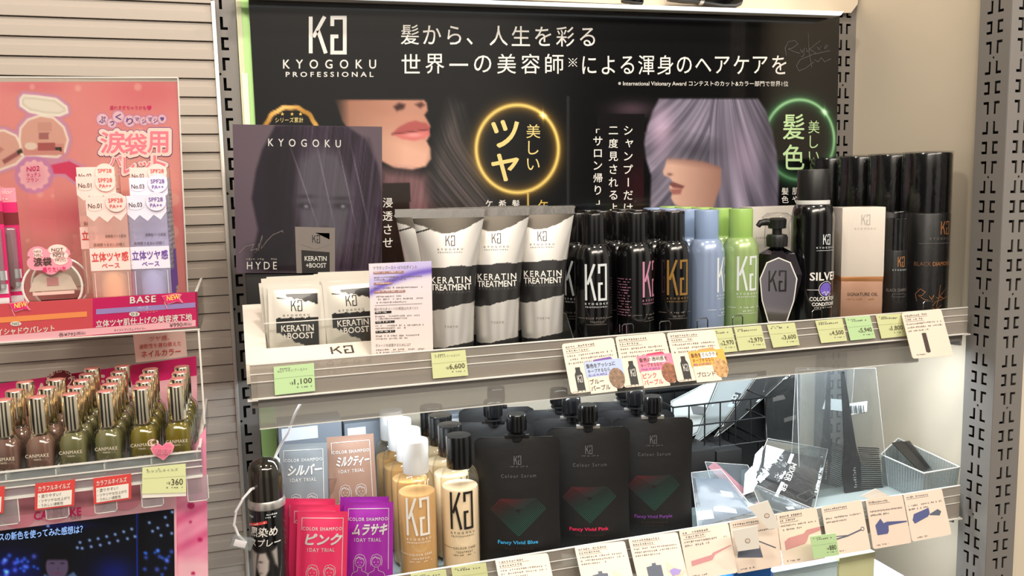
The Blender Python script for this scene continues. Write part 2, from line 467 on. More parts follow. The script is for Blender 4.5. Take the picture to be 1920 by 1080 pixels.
mat('badge_pink', (250, 214, 206), .5)
mat('badge_lilac', (232, 226, 242), .5)
clear('acrylic', (250, 250, 248), .06, .03)
clear('acrylic_rail', (232, 228, 222), .07, .12, 1.0, .40, (196, 188, 178))
clear('acrylic_skirt', (224, 222, 218), .08, .1, 1.2, .34, (176, 172, 166))
mat('acrylic_edge', (226, 224, 218), .2, spec=.8)
clear('film', (246, 248, 248), .05, .08, 1.2, .03, (225, 232, 236), bump=(24, .6, 3))
clear('film_dense', (226, 232, 234), .035, .28, 1.2, .06, (205, 214, 220), bump=(18, .5, 3))
clear('shrink', (250, 250, 250), .03, .04, 1.0, 0, bump=(40, .5, 2))
clear('glass_shell', (235, 238, 235), .05, .02)
clear('smoke_plastic', (110, 104, 92), .1, .06, 1.2, .15, (90, 84, 70))
clear('tray_clear', (236, 240, 240), .06, .05, 1.2, .16, (214, 220, 222))
clear('carton_pink', (255, 232, 224), .05, .1, 1.0, .36, (250, 214, 204))
clear('carton_lilac', (238, 236, 250), .05, .1, 1.0, .36, (212, 208, 232))
printed('print_gloss', .16, .5)
printed('print_satin', .35, .2)
printed('print_matte', .6)
printed('foil_print', .33, .25)
printed('screen_glow', .3, emit=1.0)
mat('olive_shade', (74, 68, 48), .3, coat=.4); mat('slate_box', (128, 136, 146), .45)
mat('caption_blue', (150, 190, 250), .4, emit=.9)

mat('ink_cream', (214, 204, 184), .45)
# ------------------------------------------------------------------ setting
mat('soft_rose', (238, 130, 150), .4); mat('carton_brown', (120, 96, 78), .5)
W = 942.0                      # distance between the two rear uprights
def plate_with_holes(x0, x1, z0, z1, glyph_list, thick=1.2):
    """sheet in the (u, v) plane with real punched slots"""
    c = bpy.data.curves.new('plate', 'CURVE'); c.dimensions = '2D'; c.fill_mode = 'BOTH'; c.extrude = thick/2
    for P in [[(x0, z0), (x1, z0), (x1, z1), (x0, z1)]]+glyph_list:
        sp = c.splines.new('POLY'); sp.points.add(len(P)-1); sp.use_cyclic_u = True
        for q, (a, b) in zip(sp.points, P): q.co = (a, b, 0, 1)
    o = bpy.data.objects.new('plate', c); me = o.to_mesh()
    V = np.array([v.co[:] for v in me.vertices]); F = [tuple(p.vertices) for p in me.polygons]
    o.to_mesh_clear(); bpy.data.objects.remove(o); bpy.data.curves.remove(c)
    return V, F
def slot(kind, x, zc, mir):
    """one punched slot: 0 = L, 1 = [, 2 = upside-down L; x is the outer edge of its upright stroke"""
    w, h, t, l = 9.0, 16.0, 3.6, 3.4
    P = {0: [(0, -h/2), (w, -h/2), (w, -h/2+l), (t, -h/2+l), (t, h/2), (0, h/2)],
         1: [(0, -h/2), (w, -h/2), (w, -h/2+l), (t, -h/2+l), (t, h/2-l), (w, h/2-l), (w, h/2), (0, h/2)],
         2: [(0, -h/2), (t, -h/2), (t, h/2-l), (w, h/2-l), (w, h/2), (0, h/2)]}[kind]
    return [(x+(-a if mir else a), zc+b) for a, b in P]
def slot_set(c, ztop=8, zbot=-30):
    g = []
    for k in range(zbot, ztop):
        z = (k+.5)*25.0
        kind = (-k-1) % 3
        g.append(slot(kind, c+3.5, z, False)); g.append(slot(kind, c-3.5, z, True))
        if (k % 6) == 0: g.append([(c+1.7*math.cos(a), k*25+1.7*math.sin(a)) for a in np.linspace(0, 2*math.pi, 8, endpoint=False)])
    return g
def upright(name, label, c, y, half, depth, side=False):
    mb = MB(); zt, zb = 200, -750
    V, F = plate_with_holes(c-half, c+half, zb, zt, slot_set(c))
    mb.add(np.stack([V[:, 0], V[:, 2]+y, V[:, 1]], 1), F, 'upright_paint')
    if side:      # the same punched face turned into the bay
        cy = y+half; V2, F2 = plate_with_holes(cy-half, cy+half, zb, zt, slot_set(cy))
        mb.add(np.stack([V2[:, 2]+c-half, V2[:, 0], V2[:, 1]], 1), F2, 'upright_paint')
    else:
        mb.box(c-half, c-half+1.2, y, y+depth, zb, zt, 'upright_paint')
    mb.box(c+half-1.2, c+half, y, y+depth, zb, zt, 'upright_paint')
    mb.box(c-half+1, c+half-1, y+depth-1.2, y+depth, zb, zt, 'slot_dark')
    mb.box(c-half+1, c+half-1, y+depth*.55, y+depth*.6, zb, zt, 'slot_dark')
    mb.box(c-half, c+half, y, y+depth, -1600, zb, 'upright_paint')
    o = mb.build(name, loc=(c, y, -1600)); return tag(o, label, 'shelf upright')

mb = MB(); mb.box(-1100, 1500, -1800, 60, -1620, -1600, 'floor_tile'); structure(mb, 'floor')
mb = MB(); mb.box(-30, W+60, 24, 34, -1600, 420, 'panel_beige'); structure(mb, 'wall_back')
mb = MB(); mb.box(961, 974, -273, 23.8, -1600, 420, 'panel_beige'); structure(mb, 'wall_right')
# slatted panel of the left bay: grooves, set-back upper band, proud lower band
mb = MB(); pitch = 22.8; prof = []
zt = 39.8+pitch*14
prof.append((24, zt)); prof.append((-5, zt))
for k in range(52):
    z = zt-pitch*k
    prof += [(-6, z), (0, z), (0, z-1.1), (-3.0, z-1.5), (-3.4, z-9.6), (-5.6, z-10.8), (-6.0, z-pitch+.2)]
prof += [(-6, zt-pitch*52), (24, zt-pitch*52)]
P = np.array([[(x, y, z) for x in (-900, -9.5)] for y, z in prof]); mb.grid(P, 'slat_paint')
mb.box(-900, -9.5, 5, 22, zt-pitch*52, zt, 'slat_dark')
structure(mb, 'wall_left')
mb = MB(); mb.box(-9.4, -4.6, -9, -1.5, zt-pitch*52, 88, 'trim_metal', .6); structure(mb, 'trim_1')
upright('shelf_upright', 'grey slotted upright at the rear between the slatted panel and the black poster', -3.5, 0, 23, 20)
upright('shelf_upright', 'grey slotted upright at the rear, right of the black poster', W-3.5, 0, 22.5, 20)
upright('shelf_upright', 'wide grey slotted upright at the front of the beige side panel', 950.5, -321, 23.5, 47, side=True)
mb = MB(); mb.box(975, 1400, -318, -310, -1600, 420, 'panel_beige'); structure(mb, 'wall_front')

# header board and light bar over the poster
mb = MB()
mb.slab(pq(-10, (560, -60), (1615, -60), (1608, 8), (1596, 24), (1560, 24), (560, -18)), (0, 2.5, 0), 'panel_beige')
tag(mb.build('header_board', loc=(560, -10, 118)), 'beige board above the white light bar over the poster', 'board')
t = thing('light_bar', 'slim white light bar above the black poster', 'lamp', (560, -28, 110))
mb = MB(); Q = pq(-40, (440, -14.5), (1582, 21.5), (1577, 28.5), (440, -9)); mb.slab(Q, (0, 5, 0), 'light_bar'); mb.build('diffuser', t)
mb = MB(); Q = pq(-35, (440, -14.5), (1582, 21.5), (1577, 28.5), (440, -9)); mb.slab(Q, (0, 22, 0), 'box_white'); mb.build('housing', t)
bl, br = at(440, -14.5, -40), at(1582, 21.5, -40)
for nm, lb, x0, x1, r in (('hair_dryer', 'black rounded tool lying above the right half of the light bar', 1252, 1390, 14), ('black_bottle', 'small black item lying above the middle of the light bar', 1165, 1205, 9)):
    xa, xb = at(x0, 5, -27)[0], at(x1, 9, -27)[0]; L = xb-xa; zc = br[2]+(bl[2]-br[2])*(br[0]-xb)/(br[0]-bl[0])+r*1.01
    mb = MB(); mb.lathe([(0, 0), (r*.5, 1), (r*.62, L*.2), (r*.6, L*.35), (r*.8, L*.5), (r, L*.7), (r*.96, L*.88), (r*.6, L*.98), (0, L)], 'black_gloss', axis='X', c=(xa, -27, zc))
    if r > 10: mb.lathe([(r*.66, L*.4), (r*.72, L*.42), (r*.74, L*.46), (r*.7, L*.48)], 'aluminium', axis='X', c=(xa, -27, zc))
    tag(mb.build(nm, loc=(xa, -27, zc-r)), lb, 'hair tool')

# ------------------------------------------------------------------ the big black poster
def poster_ink(x, y):
    n = x.shape; c = np.zeros(n+(3,))+np.array([13, 13, 14.])
    # cheek, mouth and chin
    face = sd_poly([(628, 187), (795, 187), (800, 193), (802, 207), (796, 216), (803, 228), (807, 236), (803, 246), (806, 254), (800, 264), (807, 278), (808, 298), (798, 312), (772, 318), (738, 314), (704, 296), (668, 262), (642, 228)], x, y)
    sk = np.array([146, 104, 84.])+(np.array([222, 172, 150.])-np.array([146, 104, 84.]))*np.clip((x-630)/130, 0, 1)[..., None]
    sk = mixc(sk, (160, 108, 90), soft(-(y-250)/1.0*-1+40-(x-640)*.35, 26)*.6)
    sk = mixc(sk, (196, 140, 120), np.exp(-((x-765)/40)**2-((y-222)/9)**2)*.7)
    c = mixc(c, sk, soft(face, 2.2)*np.clip((y-183)/5, 0, 1)*np.clip((x-622)/34, 0, 1))
    c = mixc(c, (40, 22, 20), soft(sd_poly([(738, 200), (748, 193), (760, 196), (757, 204), (744, 208)], x, y), 3)*.85)
    c = mixc(c, (60, 34, 30), soft(sd_poly([(778, 196), (790, 191), (797, 197), (788, 203)], x, y), 2.5)*.8)
    c = mixc(c, (170, 86, 84), soft(sd_poly([(733, 252), (748, 238), (766, 229), (780, 226), (788, 229), (799, 230), (806, 238), (804, 244), (785, 244), (762, 248)], x, y), 1.6))
    c = mixc(c, (204, 112, 110), soft(sd_poly([(736, 252), (762, 248), (790, 243), (805, 243), (806, 252), (796, 260), (776, 264), (754, 261)], x, y), 1.8))
    c = mixc(c, (238, 168, 164), np.exp(-((x-776)/16)**2-((y-253)/4)**2)*.7)
    c = mixc(c, (96, 40, 42), np.exp(-((y-(252-(x-733)*.13))/1.6)**2)*(x > 733)*(x < 804)*.8)
    # neck and hair below the chin
    st = vnoise(x/3.0+y*.05, y/60, 3)
    nk = sd_poly([(716, 318), (770, 322), (800, 330), (818, 420), (700, 420)], x, y)
    c = mixc(c, np.stack([118+40*st, 84+30*st, 88+32*st], -1), soft(nk, 14)*.8)
    hr = sd_poly([(846, 190), (862, 200), (874, 260), (900, 330), (940, 420), (818, 420), (806, 330), (822, 260), (838, 220)], x, y)
    st2 = vnoise((x-(y-190)*.3-np.maximum(y-260, 0)**1.4*.06)/2.6, y/90, 5)
    c = mixc(c, np.stack([48+70*st2, 46+58*st2, 46+56*st2], -1), soft(hr, 16)*.75)
    bx = (x > 716)*(x < 769)*(y > 343); c = mixc(c, (38, 26, 22), bx*1.0)
    # rings of light
    for cx, cy, rx, ry, core, glow in ((970, 279, 77, 82, (244, 214, 120), (150, 112, 40)), (1499, 262, 65, 75, (160, 220, 165), (60, 122, 74))):
        q = np.hypot((x-cx)/rx, (y-cy)/ry); d = np.abs(q-1)*(rx+ry)/2
        c = mixc(c, (14, 14, 14), (q < 1)*1.0)
        if cx < 1200: core_a = np.exp(-(d/3.2)**2)
        else: core_a = np.exp(-(d/2.6)**2)*(.35+.65*np.clip(((x-cx)*.6-(y-cy))/90+.5, 0, 1))
        c = c+np.array(glow)*(np.exp(-(d/11)**1.3)*.75)[..., None]
        c = mixc(c, core, core_a)
        sx, sy = (1018, 217) if cx < 1200 else (1546, 210)
        s_ = np.exp(-np.abs(x-sx)/4-np.abs(y-sy)/1.1)+np.exp(-np.abs(x-sx)/1.1-np.abs(y-sy)/6)+.5*np.exp(-((x-sx)**2+(y-sy)**2)/40)
        c = c+np.array(core)*np.clip(s_, 0, 1)[..., None]
    c = mixc(c, (226, 190, 96), np.exp(-((x-990)/1.6)**2)*(y > 362))
    c = mixc(c, (52, 52, 54), np.exp(-((x-1065)/2.5)**2)*(y > 180)*.8)
    # dark text panel with a mauve glow above it
    c = mixc(c, (92, 72, 84), np.exp(-((x-1185)/40)**2-((y-205)/16)**2)*.7)
    pn = (x > 1120)*(x < 1208)*(y > 213); c = mixc(c, (20, 19, 20), pn*1.0)
    c = mixc(c, (52, 18, 24), pn*np.exp(-((x-1200)/40)**2-((y-350)/50)**2)*.7)
    # profile with silver-lilac bob
    H = sd_poly([(1236, 185), (1421, 185), (1436, 208), (1448, 245), (1456, 285), (1460, 330), (1458, 420), (1330, 420), (1218, 420), (1221, 330), (1211, 296), (1208, 268), (1214, 236), (1224, 208)], x, y)
    an = np.arctan2(x-1352+(y-150)*.12, y-70); rr = np.hypot(x-1352, y-70); an = an+.0012*(rr-150)*np.where(x < 1330, 1, -.3)
    s1 = vnoise(an*26+30, rr/170, 11); s2 = vnoise(an*70+60, rr/110, 12)
    t = .6*s1+.4*s2
    hair = np.array([70, 67, 80.])+(t**1.3)[..., None]*np.array([104, 98, 108.])
    hair = mixc(hair, (206, 178, 206), np.exp(-((x-1240)/22)**2-((y-245)/45)**2)*.75)
    hair = mixc(hair, (180, 160, 190), np.exp(-((x-1395)/30)**2-((y-300)/60)**2)*.45)
    hair = mixc(hair, (58, 58, 66), np.exp(-((x-1305)/45)**2-((y-282)/20)**2)*.6)
    hair = mixc(hair, (60, 56, 70), np.exp(-((x-1440)/14)**2)*.5)
    c = mixc(c, hair, soft(H, 2.5)*np.clip((y-181)/5, 0, 1))
    Fp = sd_poly([(1250, 292), (1300, 296), (1352, 310), (1352, 345), (1342, 375), (1330, 420), (1300, 420), (1276, 388), (1264, 382), (1258, 371), (1261, 362), (1256, 357), (1255, 349), (1261, 341), (1256, 333), (1245, 329), (1243, 322), (1248, 308)], x, y)
    sk = np.array([208, 168, 152.])+(np.array([150, 112, 100.])-np.array([208, 168, 152.]))*np.clip((x-1262)/90, 0, 1)[..., None]
    sk = mixc(sk, (112, 80, 76), soft(y-300-(x-1250)*.12, 9)*.7)
    c = mixc(c, sk, soft(Fp, 1.8))
    c = mixc(c, (112, 66, 66), soft(sd_poly([(1254, 345), (1262, 341), (1284, 349), (1280, 353), (1262, 352)], x, y), 1.4)*.9)
    c = mixc(c, (150, 92, 88), soft(sd_poly([(1256, 355), (1280, 353), (1276, 364), (1262, 365)], x, y), 1.6)*.9)
    c = mixc(c, (70, 44, 42), np.exp(-((x-1256)/5)**2-((y-327)/2.5)**2)*.7)
    fr = sd_poly([(1210, 250), (1260, 240), (1350, 260), (1356, 316), (1320, 303), (1280, 298), (1252, 298), (1232, 314), (1216, 306)], x, y)
    c = mixc(c, hair*.92, soft(fr, 3)*.85)
    # faceted gold seal behind the smaller poster
    a = np.arctan2(y-250, x-545); q = np.hypot(x-545, y-250)/(1-.02*np.cos(a*12)); fac = .5+.5*np.sin(a*3+1)
    c = mixc(c, np.array([176, 128, 52.])+fac[..., None]*np.array([70, 66, 60.]), soft(np.abs(q-49)-4.2, 1.2))
    return np.clip(c, 0, 255)
PY = -7.0
mb = MB()
Q = [at(465, -22, PY), at(1574.5, 20, PY), at(1564, 420, PY), at(488, 430, PY)]
xl, xr = Q[0][0], Q[1][0]; zt_, zb_ = Q[0][2], -318.0
Q = [np.array([xl, PY, 106]), np.array([xr, PY, 106]), np.array([xr, PY, zb_]), np.array([xl, PY, zb_])]
art(mb, Q, 540, 210, poster_ink, 'print_gloss')
mb.box(xl, xr, PY+.3, PY+3, zb_, 106, 'black_satin')
pp = pm(PY-.4)
def px_text(mb, t, x, y, w, h, mt, mp=pp, bold=.0, sp=1.0, slope=0.0, res=3, slant=0.0):
    """text whose ink fills the box with lower-left corner (x, y+h)"""
    return mb.text(t, lambda u, v: mp(u, v+slope*(u-x)), x, y+h, w, -h, mt, bold, sp, res, slant=-slant)
mb.logo(lambda u, v: pp(u, -v), 579, -100, 71, 69, 'silver_print', th=.1, seg=8)
px_text(mb, 'KYOGOKU', 531, 112, 174, 16.5, 'silver_print', bold=.02, sp=2.1)
px_text(mb, 'PROFESSIONAL', 536, 135, 164, 9, 'silver_print', bold=.03, sp=1.6)
def spread(mb, t, x0, x1, y, h, mt, slope=0.0, bold=.004, w=None):
    n = len(t); p = (x1-x0-h)/max(1, n-1)
    small = 'つっょゃュッャ、'
    for i, ch in enumerate(t):
        v, f, sz = glyphs(ch, bold, 1.0, 3)
        hh = h*min(1, sz[1]/.88); ww = (w or h)*min(1, sz[0]/.9); yy = y+(h-hh)*(.95 if ch in '、' else .55)
        if ch == '一': yy = y+h*.5
        xx = x0+p*i+(0 if ch == '、' else (h-ww)/2)
        mb.text(ch, lambda u, v2: pp(u, v2+slope*(u-x0)), xx, yy+hh, ww, -hh, mt, bold, 1, 3)
spread(mb, '髪から、人生を彩る', 750, 1120, 46, 37, 'white_print', .0135, w=34)
spread(mb, '世界一の美容師', 752, 1058, 101, 37, 'white_print', .0005, w=35)
mb.stroke([(1066, 109), (1082, 125)], 1.1, pp, 'white_print', seg=50); mb.stroke([(1082, 109), (1066, 125)], 1.1, pm(PY-.45), 'white_print', seg=50)
for dx, dy in ((0, -6), (0, 6), (-6, 0), (6, 0)): mb.poly([(1074+dx+1.4*math.cos(a), 117+dy+1.4*math.sin(a)) for a in np.linspace(0, 2*math.pi, 8, endpoint=False)], pp, 'white_print')
spread(mb, 'による渾身のヘアケアを', 1087, 1479, 104, 36, 'white_print', -.001, w=30)
px_text(mb, '※ International Visionary Award コンテストのカット&カラー部門で世界1位', 1159, 151, 319, 11.5, 'white_print', slope=.003)
def vtext(mb, t, xc, y, h, pitch, mt, bold=.01, mp=pp, dx=0.0, w=None):
    for i, ch in enumerate(t):
        v, f, sz = glyphs(ch, bold, 1.0, 3)
        if not len(v): continue
        hh = h*min(1, sz[1]/.85); ww = (w or h)*min(1, sz[0]/.88)
        if ch in 'ー': hh, ww = h*.9, h*.12
        if ch in '「」': hh, ww = h*.45, h*.4
        sm = ch in 'ャョュッ'
        x = xc+dx*i-ww/2+(h*.12 if sm else 0); yy = y+pitch*i+(h-hh)/2
        if ch == '「': yy += h*.25
        mb.text(ch, mp, x, yy+hh, ww, -hh, mt, bold, 1, 3)
vtext(mb, 'ツヤ', 947, 226, 50, 63, 'pale_gold', .03)
vtext(mb, '美しい', 1000, 233, 26, 31, 'pale_gold', .0)
vtext(mb, '髪色', 1488, 214, 47, 57, 'tag_mint', .012, w=40)
vtext(mb, '美しい', 1526, 226, 24, 28, 'tag_mint', .0, w=21)
vtext(mb, 'シャンプーだけ', 1178, 236, 17, 24.3, 'white_print')
vtext(mb, '二度見されるよ', 1150, 236, 17, 24.3, 'white_print')
vtext(mb, '「サロン帰り」の', 1121, 233, 17, 23, 'white_print')
vtext(mb, '浸透させ', 727, 371, 18, 25, 'white_print')
for ch, x, h, mt_ in (('ケ', 917, 13, 'white_print'), ('希', 942, 14, 'white_print'), ('髪', 967, 14, 'white_print'), ('ケ', 1018, 18, 'gold_print')): vtext(mb, ch, x, 375, h, 10, mt_)
vtext(mb, '髪色', 1472, 352, 13, 15.5, 'white_print'); vtext(mb, '肌や', 1492, 352, 13, 15.5, 'white_print')
px_text(mb, 'シリーズ累計', 516, 220, 53, 10, 'pale_gold', slope=.0)
for x in (526, 544, 560): px_text(mb, '★', x, 210, 7, 7, 'gold_print')
# handwriting in the corner
fl = lambda u, v: pp(u, v)
sig = [[(1474, 104), (1472, 90), (1478, 78), (1490, 76), (1496, 82), (1486, 90), (1478, 92), (1492, 98), (1500, 100)], [(1500, 92), (1504, 98), (1508, 90), (1507, 104), (1502, 107)], [(1512, 90), (1513, 97), (1518, 95)],
       [(1515, 62), (1517, 98), (1522, 126)], [(1538, 76), (1518, 92), (1530, 100)], [(1532, 88), (1536, 94), (1542, 84), (1538, 99)], [(1546, 92), (1548, 84), (1552, 86), (1546, 92)],
       [(1556, 95), (1524, 102), (1500, 112), (1493, 124), (1498, 133), (1510, 128), (1526, 116)], [(1527, 112), (1534, 116), (1540, 108), (1546, 116), (1558, 110)]]
for s_ in sig: mb.stroke(s_, .9, fl, 'dim_print', seg=9)
tag(mb.build('hair_care_poster', loc=((xl+xr)/2, PY, zb_)), 'wide black glossy poster with two women and large white Japanese headline behind the upper shelf', 'poster')

# tall green board and a pale strip, tucked behind the poster's left edge
mb = MB(); a = at(456, 60, -2.5)[0]; b = at(478, 200, -2.5)[0]
mb.box(20.5, 40, -3.5, -.5, -640, 130, 'green_board'); mb.box(20.3, 26.5, -4.2, -3.6, -64, 130, 'pale_board', col=None); mb.box(22.5, 29.5, -5.2, -4.3, -64, 1, 'white_paper')
tag(mb.build('green_board', loc=(30, -2, -640)), 'tall narrow green board showing at the left edge of the black poster', 'board')
# ------------------------------------------------------------------ shelves
mat('shelf_glass', (150, 162, 162), .15, coat=.3)
mat('shelf_steel', (140, 136, 132), .4, metal=.3)
def shelf(name_label, rail_label, ztop, zlip, zbot, zskirt, x0=10, x1=913, yf=-287):
    t = thing('shelf', name_label, 'shelf', (x0, 0, ztop-12))
    mb = MB(); mb.box(x0, x1, -278, -1, ztop-12, ztop, 'shelf_glass', .8); mb.box(x0, x1, -281, -277, ztop-22, ztop-1, 'shelf_steel', .5); mb.build('shelf_board', t)
    t2 = thing('price_rail', rail_label, 'price rail', (x0, yf, zbot))
    mb = MB(); mb.box(x0, x1, yf-.9, yf+.9, zbot, zlip, 'acrylic_rail'); mb.box(x0, x1, yf-1.6, yf+1.6, zlip-.2, zlip+1.2, 'acrylic_edge', .5); mb.box(x0, x1, yf-3.2, yf+2, zbot-1.8, zbot, 'acrylic_edge', .5)
    for k in (.28, .52): mb.box(x0, x1, yf-1.7, yf-.8, zlip+(zbot-zlip)*k-.5, zlip+(zbot-zlip)*k+.5, 'acrylic_edge', .3)
    mb.build('rail_face', t2)
    if zskirt:
        mb = MB(); mb.box(x0+6, x1-74, -284, -282.6, zskirt, zbot-2, 'acrylic_skirt'); mb.box(x0+6, x1-74, -284.1, -282.5, zskirt-.5, zskirt+.4, 'acrylic_edge'); mb.build('skirt_panel', t2)
    for s_, xx in ((0, x0), (1, x1-3)):
        mb = MB(); yy = -284
        mb.slab([(xx, yy+4, ztop-12.2), (xx, -1, ztop-12.2), (xx, -1, ztop-52), (xx, -40, ztop-50), (xx, yy+4, ztop-28)], (3, 0, 0), 'shelf_steel' if s_ else 'black_satin'); mb.build('bracket', t)
    for xx in (x0-4, x1-6):
        mb = MB(); mb.box(xx, xx+10, yf-3, yf+4, zbot-1, zlip-12, 'acrylic'); mb.box(xx, xx+10, yf-3.2, yf+4, zbot-2.5, zbot-1, 'acrylic_edge'); mb.build('end_cap', t2)
    return t
UZ = -343.0
shelf('upper glass shelf holding the silver tubes and black bottles', 'milky clear price rail along the upper shelf, with the beige sticker cards', UZ, -319.5, -353, -386)
shelf('lower glass shelf holding the amber bottles and black pouches', 'clear price rail along the lower shelf, behind the comb picture cards', -588, -562, -606, None)

# ------------------------------------------------------------------ smaller poster standing on the upper shelf
def portrait_ink(x, y):
    c = np.zeros(x.shape+(3,))+np.array([92, 78, 88.])
    c = mixc(c, (70, 60, 72), np.clip((y-300)/250, 0, 1)*.6)
    hair = sd_poly([(516, 236), (548, 234), (650, 236), (686, 262), (708, 310), (716, 360), (716, 505), (640, 508), (560, 508), (505, 508), (470, 500), (484, 430), (472, 372), (480, 320), (492, 280)], x, y)
    s1 = vnoise((x-600+(y-240)*.06)/3.2+(y-240)/60, y/110, 21); s2 = vnoise((x+y*.1)/1.6, y/80, 22)
    hc = np.array([30, 22, 32.])+((.55*s1+.45*s2)**1.6)[..., None]*np.array([62, 54, 66.])*np.clip((x-520)/70, 0, 1)[..., None]
    c = mixc(c, hc, soft(hair, 3))
    fc = sd_poly([(556, 300), (590, 275), (640, 285), (662, 330), (664, 400), (640, 470), (610, 505), (585, 505), (566, 450), (552, 380)], x, y)
    c = mixc(c, np.array([86, 84, 92.]), soft(fc, 14)*.75)
    c = mixc(c, hc*.95, soft(sd_poly([(612, 240), (690, 262), (710, 330), (700, 440), (660, 505), (652, 420), (664, 360), (640, 300)], x, y), 8)*.8)
    c = mixc(c, hc*.8, soft(sd_poly([(540, 240), (580, 240), (560, 300), (552, 380), (560, 430), (545, 470), (500, 420), (500, 300)], x, y), 8)*.85)
    for ex in (571, 640):
        c = mixc(c, (34, 30, 36), np.exp(-((x-ex)/16)**2-((y-386)/6)**2)*.9); c = mixc(c, (150, 150, 160), np.exp(-((x-ex-3)/4)**2-((y-387)/3)**2)*.8)
        c = mixc(c, (40, 34, 40), np.exp(-((x-ex)/20)**2-((y-370-(ex-600)*.05)/4)**2)*.7)
    c = mixc(c, (60, 52, 58), np.exp(-((x-608)/8)**2-((y-428)/5)**2)*.7)
    c = mixc(c, (52, 40, 46), np.exp(-((x-606)/18)**2-((y-448)/5)**2)*.6)
    # strands across the face
    for k, (a0, b0) in enumerate(((553, 330), (600, 260), (640, 262), (664, 300))):
        c = mixc(c, (150, 140, 156), np.exp(-((x-(a0+(y-300)*(.35 if k == 0 else .22)))/1.1)**2)*soft(hair, 3)*.5*np.clip((y-250)/60, 0, 1)*np.clip((440-y)/60, 0, 1))
    c = mixc(c, (18, 14, 20), soft(sd_poly([(470, 470), (560, 440), (560, 512), (470, 512)], x, y), 18)*.7)
    return np.clip(c, 0, 255)
HY = -112.0
def qpx(Y, tl, tr, br, bl): return [at(*tl, Y), at(*tr, Y), at(*br, Y), at(*bl, Y)]
HQ = qpx(HY, (436, 233), (716.5, 237.5), (716, 512), (443, 512))
t = thing('ambassador_poster', 'smaller mauve portrait poster with long dark hair standing behind the sachet box', 'poster', (90, HY, UZ))
mb = MB(); art(mb, HQ, 150, 150, portrait_ink, 'print_gloss'); mb.slab([q+np.array([0, .4, 0]) for q in HQ], (0, 2.5, 0), 'black_satin')
pp2 = pm(HY-.4)
px_text(mb, 'KYOGOKU', 503, 260, 136, 14, 'silver_print', mp=pp2, bold=.015, sp=2.1, slope=.018)
px_text(mb, 'HYDE', 463, 491, 56, 14, 'silver_print', mp=pp2, bold=.0, sp=1.5)
mb.micro(lambda u, v: pp2(u, v), 462, 484, 57, 4, 'grey_print', 3)
for s_ in ([(448, 475), (460, 462), (476, 458), (470, 470), (482, 466), (478, 478), (486, 456)], [(484, 470), (492, 440), (490, 466), (500, 452), (512, 440), (531, 432)], [(528, 433), (531, 436)]):
    mb.stroke(s_, .9, lambda u, v: pp2(u, v), 'grey_print', seg=9)
mb.build('print_panel', t)
# picture of the product printed at the foot of the poster
mb = MB(); e = .5; q3 = quadmap(qpx(HY, (553, 425), (628, 427), (628, 512), (556, 512)), e)
Q_ = [q3(0, 1), q3(1, 1), q3(1, 0), q3(0, 0)]
mb.slab(Q_, (0, .2, 0), 'grey_print'); q4 = quadmap(qpx(HY, (553, 425), (628, 427), (628, 512), (556, 512)), e+.2)
mb.poly([(.14, .88), (.86, .88), (.86, .62), (.5, .52), (.14, .62)], q4, 'grey_print'); mb.poly([(.14, .0), (.86, .0), (.86, .46), (.14, .5)], q4, 'black_print'); mb.poly([(.5, .88), (.86, .88), (.86, .74)], q4, 'black_print')
q5 = quadmap(qpx(HY, (553, 425), (628, 427), (628, 512), (556, 512)), e+.4)
mb.logo(q5, .42, .66, .2, .17, 'black_print', seg=.3); mb.text('KERATIN', q5, .22, .27, .56, .1, 'silver_print', .03); mb.text('+BOOST', q5, .25, .12, .52, .1, 'silver_print', .03)
mb.build('product_picture', t)
mb = MB(); mb.box(12, 158, HY+2.8, HY+8, UZ, -235, 'black_matte', 1); mb.box(20, 150, HY+2.8, HY+60, UZ, UZ+3, 'black_matte', .5); mb.build('stand', t)

# ------------------------------------------------------------------ white counter display with sachets
BX0, BX1, BF, BB = 6.5, 152.0, -274.0, -150.0
t = thing('sachet_display_box', 'white cardboard display tray full of sachets at the left end of the upper shelf', 'display box', ((BX0+BX1)/2, -206, UZ))
mb = MB(); z0 = UZ; zr_ = lambda y: -320.5+(y-BF)*.36
ix0, ix1, iy0, iy1 = 28, 144, -247, -166
def wedge(xa, xb, ya, yb): mb.add([(x, y, z) for x in (xa, xb) for y, z in ((ya, z0+2), (yb, z0+2), (yb, zr_(yb)), (ya, zr_(ya)))], [(0, 1, 2, 3), (7, 6, 5, 4), (0, 4, 5, 1), (1, 5, 6, 2), (2, 6, 7, 3), (3, 7, 4, 0)], 'box_white')
wedge(BX0, BX1, BF, iy0); wedge(BX0, BX1, iy1, BB); wedge(BX0, ix0, iy0, iy1); wedge(ix1, BX1, iy0, iy1)
mb.box(ix0, ix1, iy0, iy1, z0+2, z0+8, 'box_white'); mb.box(BX0+1, BX1-1, BF+1, BB-1, z0, z0+2, 'black_matte')
BZ = -312.0
top = lambda u, v: (u, v, zr_(v)+.3)
mb.logo(top, 92, -268, 24, 14, 'brown_print', seg=4)
fr = lambda u, v: (u, BF-.3, v)
mb.text('KYOGOKU', fr, 62, -329, 84, 5, 'grey_print', .02, 2.1); mb.text('PROFESSIONAL', fr, 64, -338, 80, 4, 'grey_print', .02, 1.6)
mb.build('tray', t)
mb = MB(); mb.box(ix0-1, ix1, iy0+.6, iy0+1.4, BZ-4, -284.6, 'acrylic'); mb.box(ix0-1, ix1, iy0+.5, iy0+1.5, -285, -284, 'acrylic_edge'); mb.build('clear_front', t)
